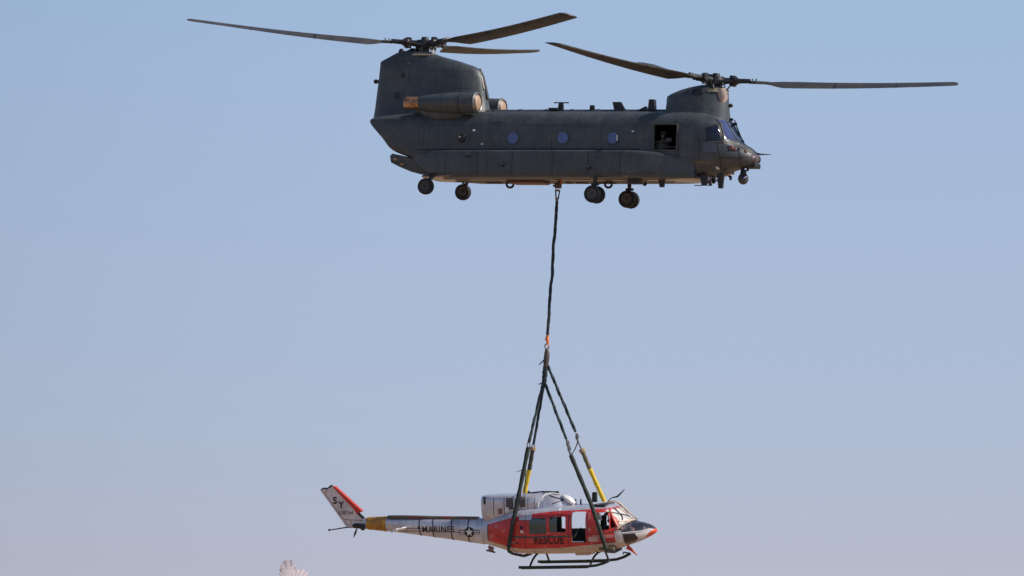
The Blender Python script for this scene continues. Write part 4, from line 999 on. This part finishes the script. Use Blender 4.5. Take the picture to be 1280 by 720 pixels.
# fin
def finpts(l): return [hz(a, b, 0) for a, b in l]
fo = finpts([(401.5, 613.2), (404.5, 611.2), (410, 611.6), (415.5, 607), (418.5, 609), (455.5, 647.5), (461, 650), (461, 661), (446, 660.5), (433, 657.6), (418, 636)])
b = bmesh.new(); prism(b, fo, -.09, .09)
fin = finish('tail_fin', b, M_silver, HU, smooth=0); fint = bvh(fin)
b = bmesh.new(); fp = finpts([(416.5, 607.8), (419, 607.6), (453.8, 639), (447, 641.8), (443, 636)])
prism(b, fp, -.12, .12); finish('fin_leading_edge', b, M_redb, fin, smooth=0)
bm = bmesh.new(); tube(bm, [H(447, 641, -.05), H(455, 648, -.05)], .06, 8); finish('fin_drive_shaft', bm, M_black, fin)
bm = bmesh.new(); tube(bm, [H(401.5, 613, 0), H(404, 611, 0), H(410, 611, 0)], .045, 8); tube(bm, [H(411, 610, -.05), H(415.5, 607, -.05)], .05, 8); finish('fin_tip_gearbox', bm, M_black, fin)
def fseam(pts, rd=.012, mt_=M_seam): seam(pts, fin, fint, rd, mt_, Y=0, name='fin_seam')
fseam([(410.5, 612), (407, 616), (421, 637), (436, 657)]); fseam([(439.5, 650), (439.5, 658)]); fseam([(427, 649), (460, 650.5)], .01)
ang = math.atan2(-(0), 1)
lettering('tail_letter', 'S', .36, 418.6, 626.0, -.1, fint, M_letter, fin, bold=.012)
lettering('tail_letter', 'Y', .34, 426.4, 631.3, -.1, fint, M_letter, fin, bold=.010)
lettering('serial_number', '158764', .22, 432.0, 641.2, -.1, fint, M_letter, fin, bold=.0, sx=.90)
# tail gearbox and skid
bm = bmesh.new(); tube(bm, [H(442, 657.6, -.2), H(449, 657.4, -.2), H(455, 659.4, -.2)], [.07, .1, .08], 8); blob(bm, H(445, 657.2, -.2), (.16, .12, .1), 10); blob(bm, H(453.5, 660, -.2), .1, 10)
tube(bm, [H(452, 658, -.2), H(456, 654.5, -.2)], .035, 6); finish('tail_gearbox', bm, M_black, boom)
bm = bmesh.new(); tube(bm, [H(446, 659, 0), H(434, 659, 0), H(422, 661, 0), H(411.5, 662.6, 0)], [.04, .026, .022, .02], 8); blob(bm, H(411.5, 662.5, 0), .045, 10); finish('tail_skid', bm, M_black, boom)
bm = bmesh.new(); tube(bm, [H(446, 661, 0), H(444, 666.5, 0), H(442, 672, 0)], [.025, .045, .01], 6); finish('whip_antenna', bm, M_seam, boom)

# belly fittings and skids
bm = bmesh.new(); a = H(607.5, 681, 0); prism(bm, [hz(a_, b_, 0) for a_, b_ in ((611, 682), (617, 684.5), (616, 689), (611.5, 688.5))], -.1, .1); finish('belly_light', bm, mat('dusky_pink', (.3, .15, .16), .5), HU, smooth=0)
bm = bmesh.new(); tube(bm, [H(608, 687.8, 0), H(619, 690.5, 0)], .035, 6); finish('belly_bar', bm, M_black, HU)
bm = bmesh.new(); box(bm, (H(724, 690).x, -.6, H(724, 694.3, -.6).z), (H(742, 690).x, .3, H(724, 689, -.6).z), .04); finish('belly_fairing', bm, M_cream, HU)
bm = bmesh.new(); box(bm, (H(757, 690).x, -1.0, H(757, 688.4, -1.0).z), (H(776, 690).x, .8, H(757, 684, -1.0).z), .04); finish('chin_step', bm, mat('olive_brown', (.14, .11, .06), .6, var=.3), HU)
for sg in (-1, 1):
    Yk = sg * 1.32
    if sg < 0: pts = [(648.5, 709.2), (660, 709.3), (700, 708.6), (735, 707.9), (745, 706.8), (754, 704.2), (761.5, 700.8)]
    else: pts = [(672.5, 702.0), (690, 702.0), (730, 701.2), (760, 700.3), (771, 699.2), (780, 696.2), (788, 691.8)]
    b = bmesh.new(); q = [H(a, c_, Yk) for a, c_ in pts]; tube(b, q, .055, 10); sk = finish('landing_skid', b, M_sleeve, HU)
    b = bmesh.new(); tube(b, [q[0] + Vector((.1, 0, -.03)), q[2] + Vector((0, 0, -.03)), q[3] + Vector((0, 0, -.03))], .05, 6); finish('skid_shoe', b, M_black, sk)
    if sg > 0:
        b = bmesh.new(); tube(b, [H(788, 691.8, Yk), H(784, 691, Yk), H(779.5, 690.2, Yk), H(779, 693, Yk)], .03, 6); finish('skid_handle', b, M_black, sk)
zs = H(690, 709, -1.32).z
for px, tp in ((662.5, 668.5), (737.5, 744)):
    b = bmesh.new(); xb = H(px, 707.5, -1.32).x; pts = []
    for t in range(-8, 9):
        y = 1.32 * t / 8; k = abs(t) / 8
        pts.append((xb + .12 * (1 - k), y, zs + .04 + (H(700, 692, -.5).z - zs) * (1 - k ** 2.6)))
    tube(b, pts, .042, 8); finish('cross_tube', b, M_black, HU)

# ================================================================== SLING
SL = bpy.data.objects.new('cargo_sling', None); col.objects.link(SL)
hookw = CF.M @ A(698, 232, 0)
SL.location = hookw
tag(SL, 'long dark green sling with four legs and yellow sleeves between the two helicopters', 'cargo sling')
def sobj(name, b, mt, parent=SL):
    bmesh.ops.transform(b, matrix=Matrix.Translation(-hookw), verts=b.verts)
    return finish(name, b, mt, parent)
WP = lambda px, py, y=0.: wpt(px, py, hookw.y + y)
# belly hook belongs to the big helicopter
bm = bmesh.new(); h0 = CF.I @ WP(698, 233); tube(bm, [h0 + Vector((.08, 0, .4)), h0 + Vector((.05, 0, .1))], [.1, .09], 10); box(bm, h0 + Vector((-.15, -.08, -.08)), h0 + Vector((.12, .08, .14)), .04)
tube(bm, [h0 + Vector((-.22, 0, .02)), h0 + Vector((-.1, 0, .05))], .04, 6); mh = finish('main_cargo_hook', bm, mat('brown_hook', (.12, .08, .07), .45, metal=.4, var=.3), CH)
bm = bmesh.new(); tube(bm, [h0 + Vector((.13, -.05, .1)), h0 + Vector((.16, -.05, .42))], .035, 8); finish('hook_cable', bm, M_orange, mh)
# top link
bm = bmesh.new(); tube(bm, [WP(694.5, 238), WP(699.5, 239), WP(697.6, 249), WP(695.2, 249), WP(694.5, 238)], .028, 8); lk = sobj('top_link', bm, M_black)
bm = bmesh.new(); tube(bm, [WP(693.8, 237.5), WP(700.2, 238.6)], .04, 8); tube(bm, [WP(696, 247), WP(696, 255)], [.06, .05], 8); sobj('top_shackle', bm, mat('worn_brown_steel', (.2, .14, .12), .4, metal=.5), SL)
# main strap: two parallel webbing legs twisted together
def strap(p, q, wd, th, turns, n=60, wob=.02, name='main_strap', mt=M_web, parent=SL, seed=0):
    b = bmesh.new(); rg = []; rnd = random.Random(seed); ph = rnd.random() * 6
    ax = (q - p).normalized(); u0 = ax.cross(Vector((0, 1, 0))).normalized(); v0 = ax.cross(u0)
    for i in range(n + 1):
        t = i / n; a = turns * 2 * math.pi * t + ph + .5 * math.sin(9 * t + ph)
        u = u0 * math.cos(a) + v0 * math.sin(a); v = v0 * math.cos(a) - u0 * math.sin(a)
        e = math.sin(math.pi * t)
        c = p.lerp(q, t) + u0 * wob * e * (math.sin(17 * t + ph) + .6 * math.sin(41 * t + 2 * ph))
        rg.append([c + u * wd * sx_ + v * th * sy_ for sx_, sy_ in ((-.5, -.5), (0, -.8), (.5, -.5), (.5, .5), (0, .8), (-.5, .5))])
    ring_loft(b, rg); return sobj(name, b, mt, parent)
strap(WP(696.2, 252), WP(684.4, 418), .105, .072, 2.5, 110, .016)
bm = bmesh.new(); tube(bm, [WP(684.6, 415), WP(684.3, 421)], .05, 8); sobj('strap_end', bm, M_web)
bm = bmesh.new(); tube(bm, [WP(684.8, 419), WP(683.6, 424), WP(685, 428), WP(684, 431)], [.055, .075, .05, .06], 8); sobj('orange_tape_wrap', bm, M_orange)
c = WP(683.6, 433); bm = bmesh.new(); tube(bm, [c + Vector((.075 * math.cos(a * .5236), 0, .1 * math.sin(a * .5236))) for a in range(13)], .026, 8, cap=False); sobj('swivel_ring', bm, M_copper)
bm = bmesh.new(); tube(bm, [WP(683.6, 436), WP(683.8, 441), WP(683.2, 447), WP(682.4, 455), WP(681.4, 463)], [.06, .10, .11, .10, .06], 10); sobj('apex_shackle', bm, mat('apex_steel', (.10, .085, .07), .5, metal=.4, var=.4, scale=14))
bm = bmesh.new(); tube(bm, [WP(684.2, 441), WP(684.6, 448), WP(684, 452)], .03, 6); sobj('apex_pin', bm, M_metal)
strap(WP(681.8, 458), WP(680.2, 478), .16, .12, .6, 12, .01, 'apex_strap')
for pts in ([(681, 449), (677, 453), (673.5, 456)], [(680.5, 477), (677, 479), (673, 480.5)]):
    bm = bmesh.new(); tube(bm, [WP(*p) for p in pts], [.03, .025, .02], 6); sobj('loose_tail', bm, M_web)
def W(l): return HF.M @ l
def leg(top, joint, yj, y0=0., tw=3, wd=.105, seed=1):
    return strap(WP(*top, y0), WP(*joint, yj), wd, .062, tw * .55, 50, .006, 'sling_leg', seed=seed)
wyl = lambda px, py, Yl: (W(H(px, py, Yl)) - hookw).y
j_ln = wyl(660, 560, -.8); j_lf = wyl(666, 556, .75); j_rn = wyl(713, 565, -.8); j_rf = wyl(727, 562, .75)
leg((679.6, 476), (661.2, 553), j_ln * .9, tw=3, seed=2); leg((680.6, 476), (667, 555), j_lf * .9, tw=2, wd=.09, seed=3)
leg((680.4, 477), (708, 549), j_rn * .9, tw=3, seed=4); leg((684.6, 457), (719.5, 540), j_rf * .85, tw=4, wd=.11, seed=5)
def link_ring(px, py, y, r=.07, mt=M_metal):
    c = WP(px, py, y); b = bmesh.new(); tube(b, [c + Vector((r * .7 * math.cos(a * .5236), 0, r * 1.5 * math.sin(a * .5236))) for a in range(13)], .022, 6, cap=False); return sobj('link_ring', b, mt)
link_ring(660.6, 556.5, j_ln * .92); link_ring(666.6, 558.5, j_lf * .92); link_ring(709.8, 554.5, j_rn * .9); link_ring(711.5, 561, j_rn * .95); link_ring(721.3, 546, j_rf * .9)
def rope(pts, rad=.02, name='tie_rope', mt=M_web):
    b = bmesh.new(); tube(b, pts, rad, 6); return sobj(name, b, mt)
rope([WP(721.5, 546, j_rf * .9), WP(722, 553, j_rf * .8), WP(719, 561, j_rf * .4), WP(715, 567.5, j_rn * .5), WP(711.5, 566, j_rn)], .022, 'chain_bight')
rope([WP(708, 549, j_rn * .9), WP(710.3, 559, j_rn * .92), WP(713, 568, j_rn)], .04, 'lower_chain', M_metal)
rope([WP(720, 541, j_rf * .86), WP(723, 553, j_rf * .93), WP(727, 562, j_rf)], .03, 'lower_chain', M_metal)
rope([WP(656, 585, j_ln), WP(652, 588, j_ln), WP(646, 589.5, j_ln)], .014, 'loose_tail')
# padded lower sleeves that run round the hull
def sleeve(pts, wd, mt, name='padded_sleeve', seg=9):
    b = bmesh.new(); rg = []; P_ = []
    for p, q in zip(pts, pts[1:]):
        for k in range(seg): P_.append(p.lerp(q, k / seg))
    P_.append(pts[-1])
    for _ in range(2): P_ = [P_[0]] + [(a + b_ * 2 + c_) / 4 for a, b_, c_ in zip(P_, P_[1:], P_[2:])] + [P_[-1]]
    tube(b, P_, [wd * (1 + .10 * math.sin(i * 1.9)) for i in range(len(P_))], 10); return sobj(name, b, mt)
sleeve([WP(660.4, 559, j_ln), W(H(645, 636, -1.22)), W(H(640.5, 655, -1.32)), W(H(636, 684, -1.33))], .08, M_sleeve)
sleeve([W(H(636, 682, -1.33)), W(H(635.5, 689, -1.15)), W(H(641, 692, -.8)), W(H(655, 695, -.2)), W(H(664, 692, .5))], .055, M_black, 'belly_strap')
sleeve([WP(713.5, 569, j_rn), W(H(739, 630, -1.2)), W(H(745, 648, -1.33)), W(H(757.5, 686, -1.30))], .08, M_sleeve)
sleeve([W(H(757.5, 684, -1.30)), W(H(758.5, 689.2, -1.1)), W(H(768, 690, -.2)), W(H(776, 686, .8))], .055, M_black, 'belly_strap')
sleeve([WP(666.2, 559.5, j_lf), WP(661.6, 588, wyl(661, 588, .85))], .08, mat('brown_green_sleeve', (.055, .05, .04), .8, var=.3), 'padded_sleeve')
sleeve([WP(661.6, 587, wyl(661, 588, .85)), W(H(655.5, 617, 1.0)), W(H(660, 650, 1.38)), W(H(663, 683, 1.38))], .085, M_yellow, 'yellow_sleeve')
sleeve([WP(727.5, 563, j_rf), WP(737.5, 587, wyl(738, 587, .85))], .08, mat('khaki_sleeve', (.14, .12, .07), .8, var=.3), 'padded_sleeve')
sleeve([WP(737.2, 586, wyl(738, 587, .85)), W(H(755.5, 627, 1.0)), W(H(764, 650, 1.32)), W(H(772, 678, 1.27))], .085, M_yellow, 'yellow_sleeve')
sleeve([WP(727, 561, j_rf), WP(729, 565.5, j_rf)], .125, M_tan, 'sleeve_cuff', 3); sleeve([WP(666.5, 559, j_lf), WP(666, 563, j_lf)], .12, M_tan, 'sleeve_cuff', 3)
rope([WP(657.5, 583, j_ln), WP(656.5, 603, j_ln), WP(655, 620, j_ln)], .014)

# ================================================================== PALE BIRD, wing tips entering at the bottom left
by = -130.0
k = 8275 / (250 + by)                                    # photo pixels per metre at the bird
bw = wpt(365, 745, by)
BI = bpy.data.objects.new('bird', None); col.objects.link(BI); BI.location = bw
tag(BI, 'pale pinkish white bird at the bottom left edge, only its raised wings showing', 'bird')
pxv = lambda px, py, d=0.: wpt(px, py, by + d + (px - 365) / k * .4) - bw
J = [(Vector((-.16, 0, .02)), .03), (Vector((-.06, 0, 0)), .055), (Vector((.05, 0, 0)), .06), (Vector((.14, 0, .03)), .045), (Vector((.19, 0, .06)), .04), (Vector((.225, 0, .06)), .02)]
skinned('body', J, [(i, i + 1) for i in range(5)], M_feather, BI)
bm = bmesh.new(); tube(bm, [(.23, 0, .06), (.255, 0, .052), (.262, 0, .03)], [.014, .01, .003], 8); finish('beak', bm, M_feather2, BI)
bm = bmesh.new()
for s_ in (-1, 1): blob(bm, (.205, s_ * .03, .075), .006, 8)
finish('eyes', bm, M_black, BI)
def feather(root, tip, wd, mt, parent, d=Vector((0, 1, 0)), curve=.1):
    ax = tip - root; L_ = ax.length; ax.normalize(); u = ax.cross(Vector((0, 1, 0))).normalized(); b = bmesh.new(); rg = []
    for i in range(9):
        t = i / 8; ww = wd * (.35 + .65 * math.sin(math.pi * min(1, min(1, t) * .62 + .25)) ** .6) if t < .97 else wd * .6
        c = root + ax * L_ * t + u * curve * L_ * math.sin(math.pi * t) * .5 + d * (.01 * t)
        rg.append([c + u * ww * .5, c + d * .004, c - u * ww * .5, c - d * .003])
    ring_loft(b, rg); return finish('feather', b, mt, parent, smooth=60)
def wing(root_px, tips, d, mats, name='wing'):
    r0 = pxv(*root_px, d); b = bmesh.new()
    mid = pxv(root_px[0] - 4, root_px[1] - 16, d); tube(b, [Vector((.03, .05 if d > 0 else -.05, .03)), r0, mid], [.03, .028, .02], 10); wg = finish(name, b, M_feather, BI)
    for i, (tx, ty) in enumerate(tips):
        f = i / (len(tips) - 1); root = r0.lerp(mid, 1 - f * .9) + Vector((0, (i % 3 - 1) * .004 - .002 * i, 0))
        feather(root, pxv(tx, ty, d - .006 * i), .066 - .015 * abs(f - .5), mats[i % len(mats)], wg, curve=-.10 + .2 * f)
wing((361, 738), [(350.5, 716), (350, 711), (351, 706.5), (353, 703), (355.5, 700.8), (358, 699.6), (361, 699.3), (364, 699.8), (366.5, 701.5), (368, 704.5), (368.5, 709)], 0.02, [M_feather, M_feather2, M_feather])
wing((366, 740), [(362, 714), (365, 712.5), (368, 712), (371, 711.6), (374, 711.4), (377, 711.5), (380, 712), (382.5, 713.3), (384, 715.5), (385, 719)], -.05, [M_feather, M_feather3])
wing((358, 742), [(347.5, 720), (350, 715.5), (353, 711.5), (356, 709), (360, 707.5), (364, 708), (367, 710)], -.10, [M_feather, M_feather])
